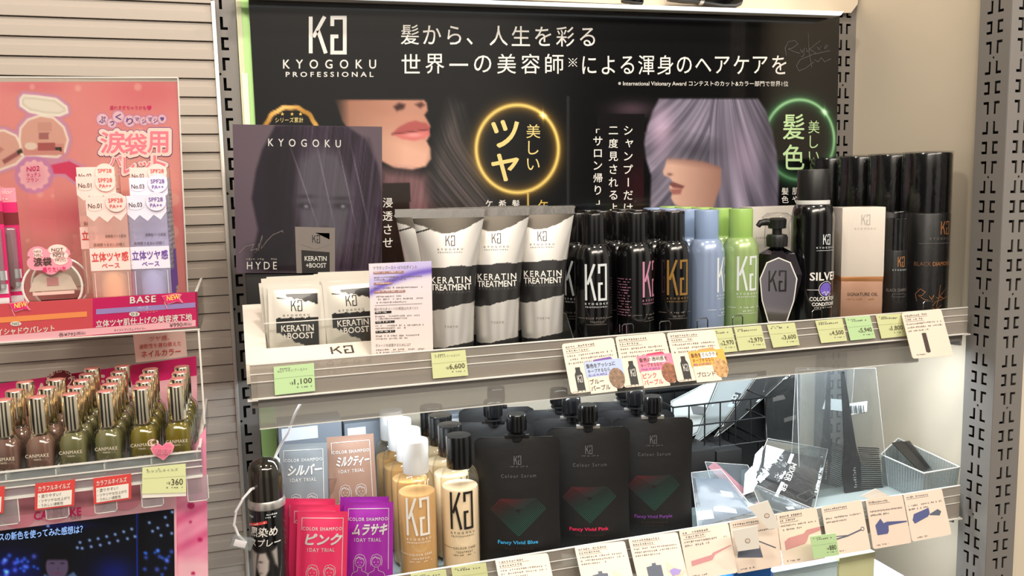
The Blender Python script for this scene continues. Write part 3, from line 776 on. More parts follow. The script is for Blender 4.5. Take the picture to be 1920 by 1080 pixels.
def pillow(mb, w, h, th, mt, colfn=None, seam=4.0, nu=23, nv=31, back=None, y0=0.0, wob=.4, seed=0, round_=0.0):
    """flat filled sachet: welded seams, soft swelling between them; front faces -Y, base at z = 0"""
    u = np.linspace(-1, 1, nu); v = np.linspace(0, 1, nv); U, Vv = np.meshgrid(u, v)
    X = U*w/2; Z = Vv*h
    ex = np.clip((w/2-np.abs(X))/seam-1, 0, None)*seam/(w/2); ez = np.clip(np.minimum(Z, h-Z)/seam-1, 0, None)*seam/(h/2)
    T = th/2*np.clip(1-(1-np.clip(ex*1.4, 0, 1))**2, 0, 1)*np.clip(1-(1-np.clip(ez*1.6, 0, 1))**2, 0, 1)+.25
    T = T*(1+.25*(vnoise(U*3+seed, Vv*4+seed, 40+seed)-.5)*2*wob)
    bend = wob*2*(vnoise(U*.8+seed*1.7, Vv*1.2+3, 50+seed)-.5)
    P = np.stack([X, y0-T+bend, Z], -1); Pb = np.stack([X, y0+T*.8+bend, Z], -1)
    mb.grid(P, mt, None if colfn is None else colfn(U, Vv)); mb.grid(Pb[:, ::-1], back or mt)
    def mp(a, b, e=.25):
        aa = np.clip(a/(w/2), -1, 1); bb = np.clip(b/h, 0, 1); fu = (aa+1)/2*(nu-1); fv = bb*(nv-1); i = int(min(fu, nu-2)); j = int(min(fv, nv-2)); du, dv = fu-i, fv-j
        y = (P[j, i, 1]*(1-du)+P[j, i+1, 1]*du)*(1-dv)+(P[j+1, i, 1]*(1-du)+P[j+1, i+1, 1]*du)*dv
        return (a, y-e, b)
    return mp
def keratin_col(U, V):
    c = np.zeros(U.shape+(4,)); c[..., :3] = (224, 219, 208); c[..., 3] = .66
    inn = (np.abs(U) < .74)*(V > .09)*(V < .89)
    w_ = .008*np.sin(U*17)+.006*np.sin(U*31+2)
    blk = inn*((V < .585+w_*.6)*(V > .40-.19*(U+.74)+w_)+(V > .85-.09*(U+.3)+w_)*(U > -.38))
    k = np.clip(blk, 0, 1); c[..., :3] = c[..., :3]*(1-k[..., None])+np.array([22, 21, 21])*k[..., None]; c[..., 3] = np.where(k > .5, 1, c[..., 3])
    return c
def make_sachet(label, detail=True):
    t = thing('sachet', label, 'sachet', (0, 0, 0), 0, 'cream keratin sachets in the white tray')
    mb = MB(); mp = pillow(mb, 59, 83, 7, 'foil_print', keratin_col, 4.5, 61, 91, back='white_paper', seed=1)
    if detail:
        f = lambda u, v: mp(u, v, .3)
        mb.logo(f, -6.5, 55.5, 12, 11.5, 'black_print', seg=1); mb.text('KYOGOKU', f, -14.5, 50, 27, 2.2, 'black_print', .01, 2.0); mb.text('PROFESSIONAL', f, -14, 47, 26, 1.3, 'black_print', .01, 1.5)
        mb.text('KERATIN', f, -17, 34, 33.5, 6.6, 'white_print', .02); mb.text('+BOOST', f, -16, 26, 32.5, 6.4, 'white_print', .02)
        for s_ in ([(-8, 3), (-7, 8), (-3, 9), (-5, 5), (-1, 5)], [(0, 3), (2, 8), (1, 5), (5, 7)], [(4, 4), (8, 8), (7, 4), (12, 6), (10, 5)]): mb.stroke(s_, .5, f, 'brown_print', seg=1)
        for a in ([(-21, 71), (-8, 68.5), (-20, 69.5)], [(6, 45), (20, 40.5), (18, 43.5)], [(-20, 17), (-9, 10), (-17, 14.5)]): mb.poly(a, f, 'black_print')
    mb.build('pouch', t, local=True); return t
def tilt(o, rx, ry=0):
    o.rotation_euler = (math.radians(rx), math.radians(ry), o.rotation_euler[2]); return o
s0 = make_sachet('front keratin sachet of the left stack, fully readable, white tray')
fx, fz = 60.5, -331
s0.location = (fx*S, -236*S, fz*S+ZO); tilt(s0, -9, 1.5)
sb = make_sachet('second cream sachet from the front in the left stack of the white tray', False)
sb.location = ((fx-1)*S, -228*S, (fz+3)*S+ZO); tilt(sb, -8, -1)
for i, (dx, y, z, ry, od) in enumerate(((-3, -219, 4, -2.5, 'third'), (1, -210, 5, 1, 'fourth'), (-2, -200, 6, -1, 'fifth'), (2, -190, 6, .5, 'rearmost'))):
    tilt(dup(sb, (fx+dx, y, fz+z), 0, f'{od} cream sachet{" from the front" if od != "rearmost" else ""} in the left stack of the white tray'), -7, ry)
fx2 = 121
s1 = copy_tree(s0); s1['label'] = 'front keratin sachet of the right stack, partly behind the info card, white tray'; s1.location = (fx2*S, -236*S, (fz+2)*S+ZO); tilt(s1, -8, -1)
for i, (dx, y, z, ry, od) in enumerate(((-3, -227, 5, 1, 'second'), (-1, -218, 6, -1.5, 'third'), (-4, -208, 7, .5, 'fourth'), (-6, -199, 8, -1, 'fifth'), (-3, -190, 8, 1, 'rearmost'))):
    tilt(dup(sb, (fx2+dx, y, fz+z), 0, f'{od} cream sachet{" from the front" if od != "rearmost" else ""} in the right stack of the white tray'), -7, ry)

# info card standing between box and rail
IY = -281.0
def info_ink(x, y):
    c = np.zeros(x.shape+(3,))+np.array([236, 222, 216.])
    k = np.clip((640-y)/160, 0, 1)*.6; c = mixc(c, (226, 220, 244), k)
    d = y-(548-(x-697)*.36-8*np.sin((x-690)/38)); c = mixc(c, (196, 186, 240), np.exp(-((d+16)/16)**2)*.8*(y < 600)); c = mixc(c, (116, 96, 196), np.exp(-(d/7)**2)*(y < 600)*(y > 490))
    # tilted bottle photo at the foot
    a = (x-752)*.93-(y-683)*.36; b = (x-752)*.36+(y-683)*.93
    body = soft(np.maximum(np.abs(a)-33, np.abs(b)-9), 2); c = mixc(c, (226, 176, 140), body*.9); c = mixc(c, (120, 96, 88), body*soft(-(a-8), 2)); c = mixc(c, (232, 206, 190), body*np.exp(-((b+3)/2.5)**2)*.7); c = mixc(c, (180, 70, 60), body*np.exp(-((a+18)/7)**2-((b-3)/2)**2))
    return np.clip(c, 0, 255)
mb = MB(); IQ = qpx(IY, (691.5, 494.5), (809, 489.5), (813, 706), (698, 712)); art(mb, IQ, 60, 110, info_ink, 'print_satin'); mb.slab([q+np.array([0, .2, 0]) for q in IQ], (0, .8, 0), 'white_paper')
ip = pm(IY-.35)
px_text(mb, 'ケラチンブースト +3つのポイント', 700, 499, 82, 7, 'grey_print', mp=ip, slope=-.03)
for k, (y, x1, c_) in enumerate(((511, 757, 'brown'), (531.5, 735, 'brown'), (547, 760, 'brown'), (586, 734, 'black_print'), (604, 740, 'black_print'), (622, 741, 'black_print'))):
    mt_ = 'rose_bar' if c_ == 'brown' else c_
    if 'rose_bar' not in MATS: mat('rose_bar', (170, 126, 120), .5)
    x0 = 700+(y-500)*.035; mb.poly([(x0, y+3), (x1, y+1), (x1, y-3.4), (x0, y-1.5)], ip, mt_)
    if k < 3 or True:
        ip2 = pm(IY-.5); mb.micro(lambda u, v: ip2(u, v-.03*(u-x0)), x0+2, y-1.2, x1-x0-6, 2.4, 'white_print', k)
for k, y in enumerate((519, 523.5, 539, 555, 560, 566, 592, 596.5, 610, 614.5, 629, 634, 655, 660)): mb.micro(lambda u, v: ip(u, v-.03*(u-700)), 701+(y-500)*.03, y, 90 if k % 2 == 0 else 60, 3.0, 'grey_print', 20+k)
px_text(mb, '髪の毛のダメージの原因は大きく3つ', 702, 577, 82, 5.5, 'grey_print', mp=ip, slope=-.03); px_text(mb, 'ダメージを修復するためには？', 704, 645, 66, 6, 'grey_print', mp=ip, slope=-.03)
mb.stroke([(703, 573), (792, 569)], .7, ip, 'grey_print', seg=20)
tag(mb.build('info_card', loc=(163, IY, -350)), 'white leaflet with a purple brush streak standing in front of the sachet tray', 'leaflet')

# ------------------------------------------------------------------ silver tubes
def tube_surface(w=78, r=24, h=156, nu=120, nv=190):
    a = np.linspace(-math.pi, math.pi, nu, endpoint=False); v = np.linspace(0, 1, nv); A, Vv = np.meshgrid(a, v)
    k = Vv**1.5; ax = r+(w/2-r)*Vv**1.9; ay = r*(1-k)+.6
    n = 1.0; X = ax*np.sin(A); Y = -ay*np.cos(A)
    return np.stack([X, Y, (h-9)*Vv], -1), A, Vv, ax, ay
def tube_col(A, V, ax):
    U = ax*np.sin(A)/40
    c = np.zeros(A.shape+(4,)); c[..., :3] = (226, 223, 218); c[..., 3] = .32
    wig = .004*np.sin(U*7)+.0025*np.sin(U*19+1)
    blk = ((V > .345+.05*U+wig)*(V < .643+.008*U+wig))*1.0
    top = (V > .935-.05*np.sin((U+.55)*2.6)+.02*U+wig*.6)*1.0
    sw = ((V > .885+.07*(U+.95))*(V < .90+.062*(U+.95))*(U < -.38)*(U > -1))*1.0
    foot = (V < .062+.035*U+wig)*1.0
    k = np.clip(blk+sw+foot, 0, 1)
    c[..., :3] = c[..., :3]*(1-k[..., None])+np.array([34, 33, 33])*k[..., None]; c[..., 3] = np.where(k > .5, 1, c[..., 3])
    c[..., :3] = c[..., :3]*(1-top[..., None])+np.array([92, 86, 78])*top[..., None]
    return c
def make_tube(label):
    t = thing('hair_treatment_tube', label, 'tube', (0, 0, 0), 0, 'silver keratin tubes on the upper shelf')
    P, A, V, ax, ay = tube_surface(); mb = MB(15); mb.grid(P, 'foil_print', tube_col(A, V, ax), wrap=True)
    wz = lambda z: np.clip(z/147., 0, 1)
    def mp(u, v, e=.3):
        q = float(wz(v)); a_ = 24+15*q**1.9; b_ = 24*(1-q**1.5)+.6; s_ = max(-1, min(1, u/a_)); return (u, -(b_*math.sqrt(max(0, 1-s_*s_))+e), v)
    mb.logo(mp, -3.2, 117, 10.5, 11, 'brown_print', seg=1.2); mb.text('KYOGOKU', mp, -11.8, 112.2, 27.5, 2.1, 'brown_print', .02, 2.1); mb.text('PROFESSIONAL', mp, -11.3, 109.2, 26.5, 1.5, 'brown_print', .02, 1.7)
    mb.text('KERATIN', mp, -19.5, 76.9, 43, 6.7, 'white_print', .014, 1.25); mb.text('TREATMENT', mp, -19.7, 69.3, 43.5, 6.5, 'white_print', .02, 1.0); mb.text('ケラチン トリートメント', mp, -19, 65.6, 42.5, 2.9, 'dim_print', .0)
    mb.text('TOKYO', mp, -5, 29, 14, 2.4, 'grey_print', .02, 1.7)
    mb.build('body', t, local=True)
    mb = MB(15); mb.box(-39.5, 39.5, -.7, .7, 147, 156.5, 'silver_foil')
    for k in range(33): mb.box(-39+k*2.4, -38+k*2.4, -1.0, 1.0, 147.5, 156, 'silver_foil', ry=.5)
    mb.build('crimped_end', t, local=True)
    mb = MB(); mb.lathe([(19.5, 0), (20.6, .8), (21.2, 10), (20.8, 14.4), (23.6, 15)], 'black_cap', 48); mb.build('cap', t, local=True)
    return t
tb = make_tube('leftmost silver tube of the front row, its left half behind the leaflet')
def put(o, x, y, z, rz): o.location = (x*S, y*S, z*S+ZO); o.rotation_euler[2] = math.radians(rz); return o
put(tb, 226, -250, UZ, -20)
dup(tb, (280.5, -243, UZ), -20, 'middle silver tube of the front row of three')
dup(tb, (337, -237, UZ), -20, 'rightmost silver tube of the front row, beside the black bottles')
dup(tb, (216, -200, UZ), -20, 'silver tube directly behind the leftmost front tube, edge showing on its left')
dup(tb, (268, -193, UZ), -20, 'silver tube directly behind the middle front tube, only its crimp showing')
dup(tb, (323, -187, UZ), -20, 'silver tube directly behind the rightmost front tube, only its crimp showing')
# acrylic ruler-like stand left of the tubes
mb = MB(); mb.box(196, 214, -152, -151, UZ, -187, 'carton_brown' if 'carton_brown' in MATS else 'brown_print'); mb.box(206, 212, -152.6, -152.1, UZ, -205, 'white_paper')
tag(mb.build('card_strip', loc=(205, -152, UZ)), 'narrow brown card with a white stripe left of the silver tubes', 'card')

# ------------------------------------------------------------------ pump-less shampoo bottles
def bottle_body(r, zs, zn, rn, z0=0.0):
    p = [(r*.86, z0), (r*.96, z0+.8), (r, z0+3), (r, zs)]
    for k in range(1, 9):
        a = k/8*math.pi/2; p.append((r-(r-rn)*(1-math.cos(a))**.8, zs+(zn-zs)*math.sin(a)))
    return p
def shampoo_bottle(name, label, group, bm, cm, ink, logo_phi=0.0, lines=('BLUE PURPLE', 'SHAMPOO'), back_text=None, lm=None):
    t = thing(name, label, 'bottle', (0, 0, 0), 0, group)
    mb = MB(15); mb.lathe(bottle_body(22, 93, 111, 14, -15), bm, 48)
    f = cyl(22, .25)
    mb.logo(f, -13.5, 47, 27, 42, ink, th=.1, seg=1.2); mb.text('KYOGOKU', f, -13.5, 41.8, 28, 2.3, ink, .03, 2.0); mb.text('PROFESSIONAL', f, -13, 38.4, 27, 1.5, ink, .03, 1.5)
    mb.stroke([(-25, 26), (-14, 26)], .5, f, lm or ink, seg=1.5); mb.stroke([(14, 26), (24, 26)], .5, f, lm or ink, seg=1.5)
    (mb.text(lines[0], f, -12.5, 25, 26, 2.2, lm or ink, .02, 1.4) and mb.text(lines[1], f, -7.5, 20.8, 16, 2.0, lm or ink, .02, 1.6)) if lines else (mb.micro(f, -9, 25, 19, 2.0, lm or ink, 5) and mb.micro(f, -7.5, 20.8, 16, 1.8, lm or ink, 6)); mb.stroke([(-12, 18.6), (13, 18.6)], .4, f, lm or ink, seg=1.5)
    if back_text:
        g = cyl(22, .25, math.radians(-95))
        for k in range(14): mb.micro(g, -12, 68-k*3.3, 22-(k*7 % 5), 1.5, back_text, 60+k)
        mb.poly([(-8, 4), (4, 4), (4, 14), (-8, 14)], g, back_text)
    mb.build('body', t, local=True)
    mb = MB(15); mb.lathe([(14.4, 111), (14.6, 111.6), (14.6, 144.6), (14.0, 146), (13.2, 146.2), (0, 146.2)], cm, 40); mb.lathe([(14.1, 109.6), (14.9, 110), (14.9, 111.6), (14.1, 111.8)], cm, 40); mb.build('cap', t, local=True)
    return t
BK = [('blue', 'white', 'ink_white', 401, -15, ('BLUE PURPLE', 'SHAMPOO'), None), ('pink', 'pink', 'ink_pink', 454.5, 33, None, 'ink_pink'), ('gold', 'gold', 'ink_gold', 504.5, -10, None, None)]
for key, word, ink, x, rz, ln, bt in BK:
    b0 = shampoo_bottle('shampoo_bottle', f'glossy black bottle with {word} monogram at the front of its row', 'black shampoo bottles on the upper shelf', 'black_gloss', 'black_cap', ink, lines=ln, back_text=bt, lm='grey_print')
    put(b0, x, -241, UZ, rz)
    for k, od in enumerate(('second', 'third', 'fourth')):
        dup(b0, (x-1.5*(k % 2), -241+47*(k+1), UZ), rz+(k*37-20), f'glossy black bottle standing {od} in the row led by the {word}-lettered one')
for word, bm, cm, x, rz, n, ln in (('pale blue', 'can_blue', 'cap_blue', 551, 40, 4, None), ('light green', 'can_green', 'cap_green', 599, -8, 5, None)):
    b0 = shampoo_bottle('shampoo_bottle', f'{word} bottle at the front of its row', f'{word} bottles on the upper shelf', bm, cm, 'ink_white', lines=ln)
    put(b0, x, -241, UZ, rz)
    for k in range(n-1):
        od = ('second', 'third', 'fourth', 'fifth')[k]
        dup(b0, (x, -241+46*(k+1), UZ), rz+k*31, f'{word} bottle standing {od} from the front of its row')

# ------------------------------------------------------------------ faceted pump bottle
t = thing('pump_bottle', 'dark faceted pump bottle with a mirror-like front between the green and the tall black bottle', 'bottle', (655, -236, UZ), -28)
mat('dark_chrome', (84, 78, 86), .1, metal=1); mat('mirror_plate', (206, 200, 210), .22, metal=1)
mb = MB(15); n = 8; rings = [(12, 8, -15), (16, 10.5, -2), (29, 18, 50), (31, 19, 62), (22, 15, 88), (8, 8, 96)]
V = []; F = []
for a_, b_, z in rings:
    for i in range(n):
        w_ = 2*math.pi*(i+.5)/n; V.append((a_*math.sin(w_)*1.06, -b_*math.cos(w_)*1.06, z))
for j in range(len(rings)-1):
    for i in range(n): F.append((j*n+i, j*n+(i+1) % n, (j+1)*n+(i+1) % n, (j+1)*n+i))
F.append(tuple(range(n))[::-1]); F.append(tuple((len(rings)-1)*n+i for i in range(n)))
mb.add(V, F, 'dark_chrome')
mb.build('body', t, local=True, sharp=10)
mb = MB(15); sh = [(-11, 3), (11, 3), (19, 30), (22, 58), (14, 78), (0, 84), (-14, 78), (-22, 58), (-19, 30)]
mb.slab([(u, -21+abs(v-55)*.06, v) for u, v in sh], (0, 2.4, 0), 'mirror_plate'); f = lambda u, v: (u, -21.4+abs(v-55)*.06, v)
mb.stroke(sh, 1.4, lambda u, v: (u, -21.3+abs(v-55)*.06, v), 'white_print', closed=True, seg=2); mb.logo(f, -12, 42, 22, 26, 'black_print', seg=1.5); mb.build('mirror_plate', t, local=True)  # white outline paints in the bright reflections round the front facet
mb = MB(15); mb.lathe([(8, 96), (13, 97), (13.5, 108), (12, 112), (6, 113), (6, 119), (11, 120), (11.5, 131), (9, 133), (0, 133.5)], 'black_satin', 28)
mb.tube([(0, 0, 127), (-14, -3, 128), (-21, -5, 127), (-24, -6, 123)], [5, 4.6, 4, 3.2], 'black_satin', 12); mb.build('pump', t, local=True)
mb = MB(15); mb.lathe([(15, 95), (16, 108), (15, 125), (19, 134), (12, 139), (0, 140)], 'shrink', 20); mb.build('wrap', t, local=True)
# pale box behind
t = thing('carton', 'pale grey carton with a faint monogram behind the dark pump bottle', 'box', (700, -165, UZ), -6)
mb = MB(15); mb.box(-42, 42, -18, 18, -15, 145, 'box_grey', .6); f = flat(-18.3); mb.logo(f, 23, 108, 11, 14, 'grey_print', seg=3); mb.text('KYOGOKU', f, -36, 103, 20, 2.4, 'grey_print', .02, 1.8); mb.build('body', t, local=True)

# ------------------------------------------------------------------ silver conditioner foam
def can(t, r, zs, zn, rn, bm, n=48):
    mb = MB(15); mb.lathe(bottle_body(r, zs, zn, rn, -15), bm, n); return mb
t = thing('foam_can', 'tall black foam can lettered SILVER with a white collar', 'bottle', (705, -240, UZ), 0)
mb = can(t, 26.5, 131, 149, 20, 'black_gloss'); f = cyl(26.5, .3)
mb.logo(f, -4, 99, 11, 12.5, 'ink_white', th=.1, seg=1); mb.text('KYOGOKU', f, -12, 94, 26, 2.2, 'ink_white', .02, 1.9); mb.stroke([(-12, 91.5), (14, 91.5)], .4, f, 'ink_white', seg=1.5)
mb.text('SILVER', f, -19, 54, 43, 10, 'white_print', .03); mb.text('COLOUR FOAM', f, -19, 28, 42, 5, 'white_print', .03); mb.text('CONDITIONER', f, -16, 21.6, 37, 4.4, 'white_print', .03); mb.micro(f, -13, 18.5, 28, 1.4, 'white_print', 4)
ci = [(2+8.5*math.cos(a), 42.5+8.5*math.sin(a)) for a in np.linspace(0, 2*math.pi, 20, endpoint=False)]
for k in range(20): mb.poly([(2, 42.5), ci[k], ci[(k+1) % 20]], f, 'ink_violet')
mb.stroke([(2+10*math.cos(a), 42.5+10*math.sin(a)) for a in np.linspace(.6, 5.7, 26)], .6, f, 'white_print', seg=1); g = cyl(26.5, .5)
for s_ in ([(-4, 37.5), (0, 39.5), (2, 34.5)], [(8, 37.5), (4, 39.5), (2, 34.5)]): mb.stroke(s_, .7, g, 'white_print', seg=1)
mb.stroke([(-22, 42), (-8.5, 42)], .6, f, 'white_print', seg=1)
mb.build('body', t, local=True)
mb = MB(15); mb.lathe([(19.4, 148.5), (20.6, 149), (20.6, 153.4), (19.4, 154)], 'cap_white', 44); mb.build('collar', t, local=True)
mb = MB(15); mb.lathe([(19.6, 154), (19.6, 191), (18.6, 192.8), (0, 193)], 'black_satin', 44); mb.build('cap', t, local=True)

# ------------------------------------------------------------------ rose-gold and white box
t = thing('oil_carton', 'white carton with a rose-gold lower third lettered SIGNATURE OIL', 'box', (781, -232, UZ), -24)
mb = MB(15); mb.box(-26, 26, -26, 26, -15, 48, 'rose_gold', .5); f = flat(-26.3)
mb.text('SIGNATURE OIL', f, -18, 29, 38, 4.2, 'brown_print', .01); mb.micro(f, -19, 23.5, 40, 2.4, 'copper_print', 3); mb.build('base', t, local=True)
mb = MB(15); mb.box(-26.6, 26.6, -26.6, 26.6, 54, 143, 'box_white', .5); f = flat(-26.9); mb.logo(f, -3, 121, 11, 13, 'box_grey', seg=3); mb.text('KYOGOKU', f, -11, 115, 26, 2.2, 'box_grey', .02, 1.8); mb.build('sleeve', t, local=True)
mb = MB(15); mb.box(-26.4, 26.4, -26.4, 26.4, 48, 54, 'copper_print', .3); mb.build('band', t, local=True)
mb = MB(15); mb.box(-27.2, 27.2, -27.2, 27.2, -15, 144, 'shrink', 1.2); mb.build('wrap', t, local=True)

# ------------------------------------------------------------------ black and copper sprays
t = thing('mist_bottle', 'slim black mist bottle with copper monogram between the white carton and the tall spray', 'bottle', (834, -240, UZ), -14)
mb = MB(15); mb.lathe([(15, -15), (16, -14), (16, 84), (15.6, 85)], 'black_satin', 40); f = cyl(16, .3)
mb.logo(f, -3, 64, 10, 13, 'copper_print', th=.12, seg=1); mb.text('KYOGOKU', f, -9, 58.5, 21, 2.2, 'ink_white', .02, 1.8); mb.text('BLACK DIAMOND', f, -16, 31, 34, 4, 'grey_print', .02); mb.stroke([(-8, 28), (10, 28), (10, 24), (-8, 24)], .4, f, 'grey_print', closed=True, seg=1); mb.build('body', t, local=True)
mb = MB(15); mb.lathe([(15.4, 85), (15.4, 126), (14.4, 127), (0, 127.3)], 'black_cap', 40); mb.build('cap', t, local=True)
mb = MB(15); mb.lathe([(18, -15), (18.4, -12), (17.6, 100), (18.6, 133), (17, 137), (8, 136.5), (0, 137)], 'shrink', 16); mb.build('wrap', t, local=True)
def big_spray(label):
    t = thing('hair_spray', label, 'spray can', (0, 0, 0), 0, 'tall black hair sprays')
    mb = MB(15); mb.lathe([(29, -15), (31, -13.8), (31, 130), (30, 132)], 'black_satin', 48); f = cyl(31, .3)
    mb.logo(f, 3, 104, 16, 17, 'copper_print', th=.1, seg=1); mb.text('KYOGOKU', f, -11, 97, 32, 2.8, 'grey_print', .02, 1.8); mb.stroke([(-24, 92), (24, 92)], .5, f, 'grey_print', seg=1.5)
    mb.text('BLACK', f, -29, 62, 21, 5.5, 'brown_ink', .01); mb.text('DIAMOND', f, -6, 62, 30, 5.5, 'copper_print', .02)
    for s_ in ([(-24, 14), (-26, 24), (-20, 31), (-14, 27), (-18, 22), (-22, 22), (-15, 17), (-10, 16)], [(-9, 22), (-6, 17), (-3, 23), (-5, 12)], [(0, 20), (4, 18), (8, 20)], [(6, 36), (4, 20), (1, 6)], [(18, 32), (5, 21), (14, 17)], [(22, 20), (0, 14), (-6, 6), (0, 3), (9, 9)]): mb.stroke(s_, .7, f, 'copper_print', seg=1.2)
    mb.build('body', t, local=True)
    mb = MB(15); mb.lathe([(30.2, 131.5), (30.2, 133.2)], 'slot_dark', 48); mb.build('neck_ring', t.children[0], local=True)
    mb = MB(15); mb.lathe([(30.4, 133), (30.8, 134), (30.8, 209), (29.6, 212), (0, 212.4)], 'black_cap', 48); mb.build('cap', t, local=True)
    mb = MB(15); mb.lathe([(31.3, -15), (31.5, -11), (31.5, 207), (31.7, 213.6), (24, 213.2), (8, 214.2), (0, 213.4)], 'shrink', 30); mb.build('wrap', t, local=True)
    return t
mat('brown_ink', (120, 84, 58), .4)
h0 = put(big_spray('front tall black hair spray with copper print, rightmost on the upper shelf'), 898, -225, UZ, -12)
for k, od in enumerate(('second', 'third', 'rearmost')):
    dup(h0, (896-2*k, -225+63.6*(k+1), UZ), 40+k*30, f'{od} tall black hair spray in the row at the right end, counted from the front')
# little wire dividers
for i, (x, z0) in enumerate(((430, 0), (478, 0), (528, 0), (576, 0), (690, 0), (862, 0))):
    mb = MB(); mb.tube([(x-7, -272, UZ+.7), (x-7, -272, -312), (x-5.5, -272, -309.5), (x+5.5, -272, -309.5), (x+7, -272, -312), (x+7, -272, UZ+.7)], .7, 'wire_steel', 6)
    w_ = ('before the gap between the white and the pink lettered bottles', 'before the gap between the pink and the gold lettered bottles', 'before the gap between the gold lettered and pale blue bottles', 'before the gap between the pale blue and green bottles', 'left of the SILVER foam can', 'right of the slim mist bottle')[i]
    tag(mb.build('wire_divider', loc=(x, -272, UZ)), 'small bent wire divider '+w_, 'divider', 'wire dividers on the upper shelf')
mb = MB(); mb.slab([(372, -262, UZ), (372, -160, UZ), (372, -160, -300), (372, -225, -300)], (1.2, 0, 0), 'acrylic'); mb.stroke([(-262, UZ), (-225, -300), (-160, -300)], .8, lambda u, v: (371.9, u, v), 'acrylic_edge')
tag(mb.build('acrylic_divider', loc=(372, -210, UZ)), 'clear acrylic divider between the silver tubes and the black bottles', 'divider')
# ------------------------------------------------------------------ price tags and product cards
def solve_bottom(tl, bl, Y):
    X = at(*tl, Y)[0]; return atx(bl[0], bl[1], X)
RY_ = -290.2
def price_tag(label, tl, tr, br, bl, price, mt, Y=RY_, title='', yen=True, name='price_tag', th=.5):
    Q = qpx(Y, tl, tr, br, bl); mb = MB(); mb.slab(Q, (0, th, 0), mt); q = quadmap(Q, .25)
    w = np.linalg.norm(Q[1]-Q[0]); h = np.linalg.norm(Q[0]-Q[3])
    if title: mb.text(title, q, .1, .78, .72, .1, 'grey_print', .0)
    else: mb.micro(q, .1, .8, .72, .07, 'grey_print', len(label))
    mb.micro(q, .1, .88, .3, .05, 'grey_print', 3+len(label)); mb.stroke([(.02, .58), (.98, .58)], .006, q, 'grey_print', seg=1)
    wp = .088*len(price); mb.text(price, q, .93-wp, .28, wp, .22, 'brown_print', .006)
    mb.text('¥', q, .86-wp, .30, .045, .12, 'brown_print', .0) if price else None; mb.micro(q, .72-wp, .31, .12, .1, 'grey_print', 2); mb.micro(q, .55, .17, .38, .055, 'grey_print', 5)
    return tag(mb.build(name, loc=tuple((Q[2]+Q[3])/2)), label, 'price tag')
price_tag('mint green price tag reading 1,100 below the sachet tray', (513, 688), (588.5, 681), (591, 733), (515.5, 741), '1,100', 'tag_mint', title='KGケラチンブースト+')
price_tag('yellow-green price tag reading 6,600 below the silver tubes', (808, 662), (872.5, 656), (878, 704), (812, 710), '6,600', 'tag_lime', title='ケラチントリートメント')
price_tag('price tag reading 2,970 half hidden behind the orange stickered card', (1326, 618.5), (1372, 614.5), (1383, 658.5), (1338, 663), '2,970', 'tag_lime')
price_tag('price tag reading 2,970, fully visible below the green bottles', (1376, 614), (1427, 610), (1437, 653), (1386, 658), '2,970', 'tag_lime')
price_tag('price tag reading 3,600 below the dark pump bottle', (1438, 609), (1490, 605), (1499.5, 647), (1450, 652), '3,600', 'tag_lime')
price_tag('price tag reading 4,500 below the SILVER foam can', (1528.5, 601.5), (1579, 597), (1588.5, 639), (1540, 643.5), '4,500', 'tag_lime')
price_tag('greener price tag reading 5,940 below the white and rose-gold carton', (1584, 596), (1631, 592), (1642, 634), (1595, 638.5), '5,940', 'tag_mint')
price_tag('price tag reading 1,800 left of the card with a black stick', (1642, 591), (1690, 588), (1699, 630), (1653, 635), '1,800', 'tag_lime')
def card_quad(tl, tr, br, bl, Y):
    P0, P1 = at(*tl, Y), at(*tr, Y); return [P0, P1, atx(br[0], br[1], P1[0]), atx(bl[0], bl[1], P0[0])]
def clampq(Q, ymin=-330):
    Y = Q[0][1]; yb = max(ymin, min(Y-1, (Q[2][1]+Q[3][1])/2)); return yb
def product_card(label, tl, tr, br, bl, Y=-292.0, rows=3, underline=2, seed=0, title=None, name='product_card'):
    Q = card_quad(tl, tr, br, bl, Y); yb = clampq(Q)
    Q[2] = at(br[0], br[1], yb); Q[3] = at(bl[0], bl[1], yb)
    # rounded outline
    qm = quadmap(Q); r = .05; out = []
    for cx, cy, a0 in ((1-r, r, -90), (1-r, 1-r, 0), (r, 1-r, 90), (r, r, 180)):
        for k in range(4): a = math.radians(a0+30*k); out.append(qm(cx+r*math.cos(a), cy+r*math.sin(a)))
    n = np.cross(Q[1]-Q[0], Q[3]-Q[0]); n /= np.linalg.norm(n)
    if n@(CAM-Q[0]) < 0: n = -n
    t = thing(name, label, 'card', tuple((Q[2]+Q[3])/2))
    mb = MB(); mb.slab(out, -n*.8, 'cream_card'); q = quadmap(Q, .3)
    for k in range(underline):
        yy = .9-.085*k; mb.micro(q, .06, yy, .55-.12*k, .045, 'grey_print', seed+k, .95); mb.stroke([(.05, yy-.018), (.62-.12*k, yy-.018)], .007, q, 'grey_print', seg=1)
    for k in range(rows): mb.micro(q, .06, .72-.075*k, .86 if k < rows-1 else .5, .04, 'grey_print', seed+7+k, .9)
    return t, mb, q, Q
def ell(cx, cy, rx, ry, n=20): return [(cx+rx*math.cos(a), cy+ry*math.sin(a)) for a in np.linspace(0, 2*math.pi, n, endpoint=False)]
UP = [('white', (1053, 645), (1150, 633), (1170, 727), (1071, 738.5), 'light_blue_sticker', 'hair_brown', '髪色をアッシュに', 'キープするなら', 'BLUE PURPLE', ('ブルー', 'パープル'), 'purple_print', 'blue'),
      ('pink', (1153.5, 631.5), (1246, 623.5), (1269, 717), (1170.5, 727), 'pink_sticker', 'hair_copper', '髪色の透明感を', 'キープするなら', 'PINK PURPLE', ('ピンク', 'パープル'), 'hot_text', 'pink'),
      ('gold', (1250, 624), (1339, 617.5), (1365, 707), (1271, 716.5), 'orange_sticker', 'hair_blond', '髪色をミルクティ', 'キープするなら', 'BLOND', ('ブロンド',), 'hot_text', 'orange')]
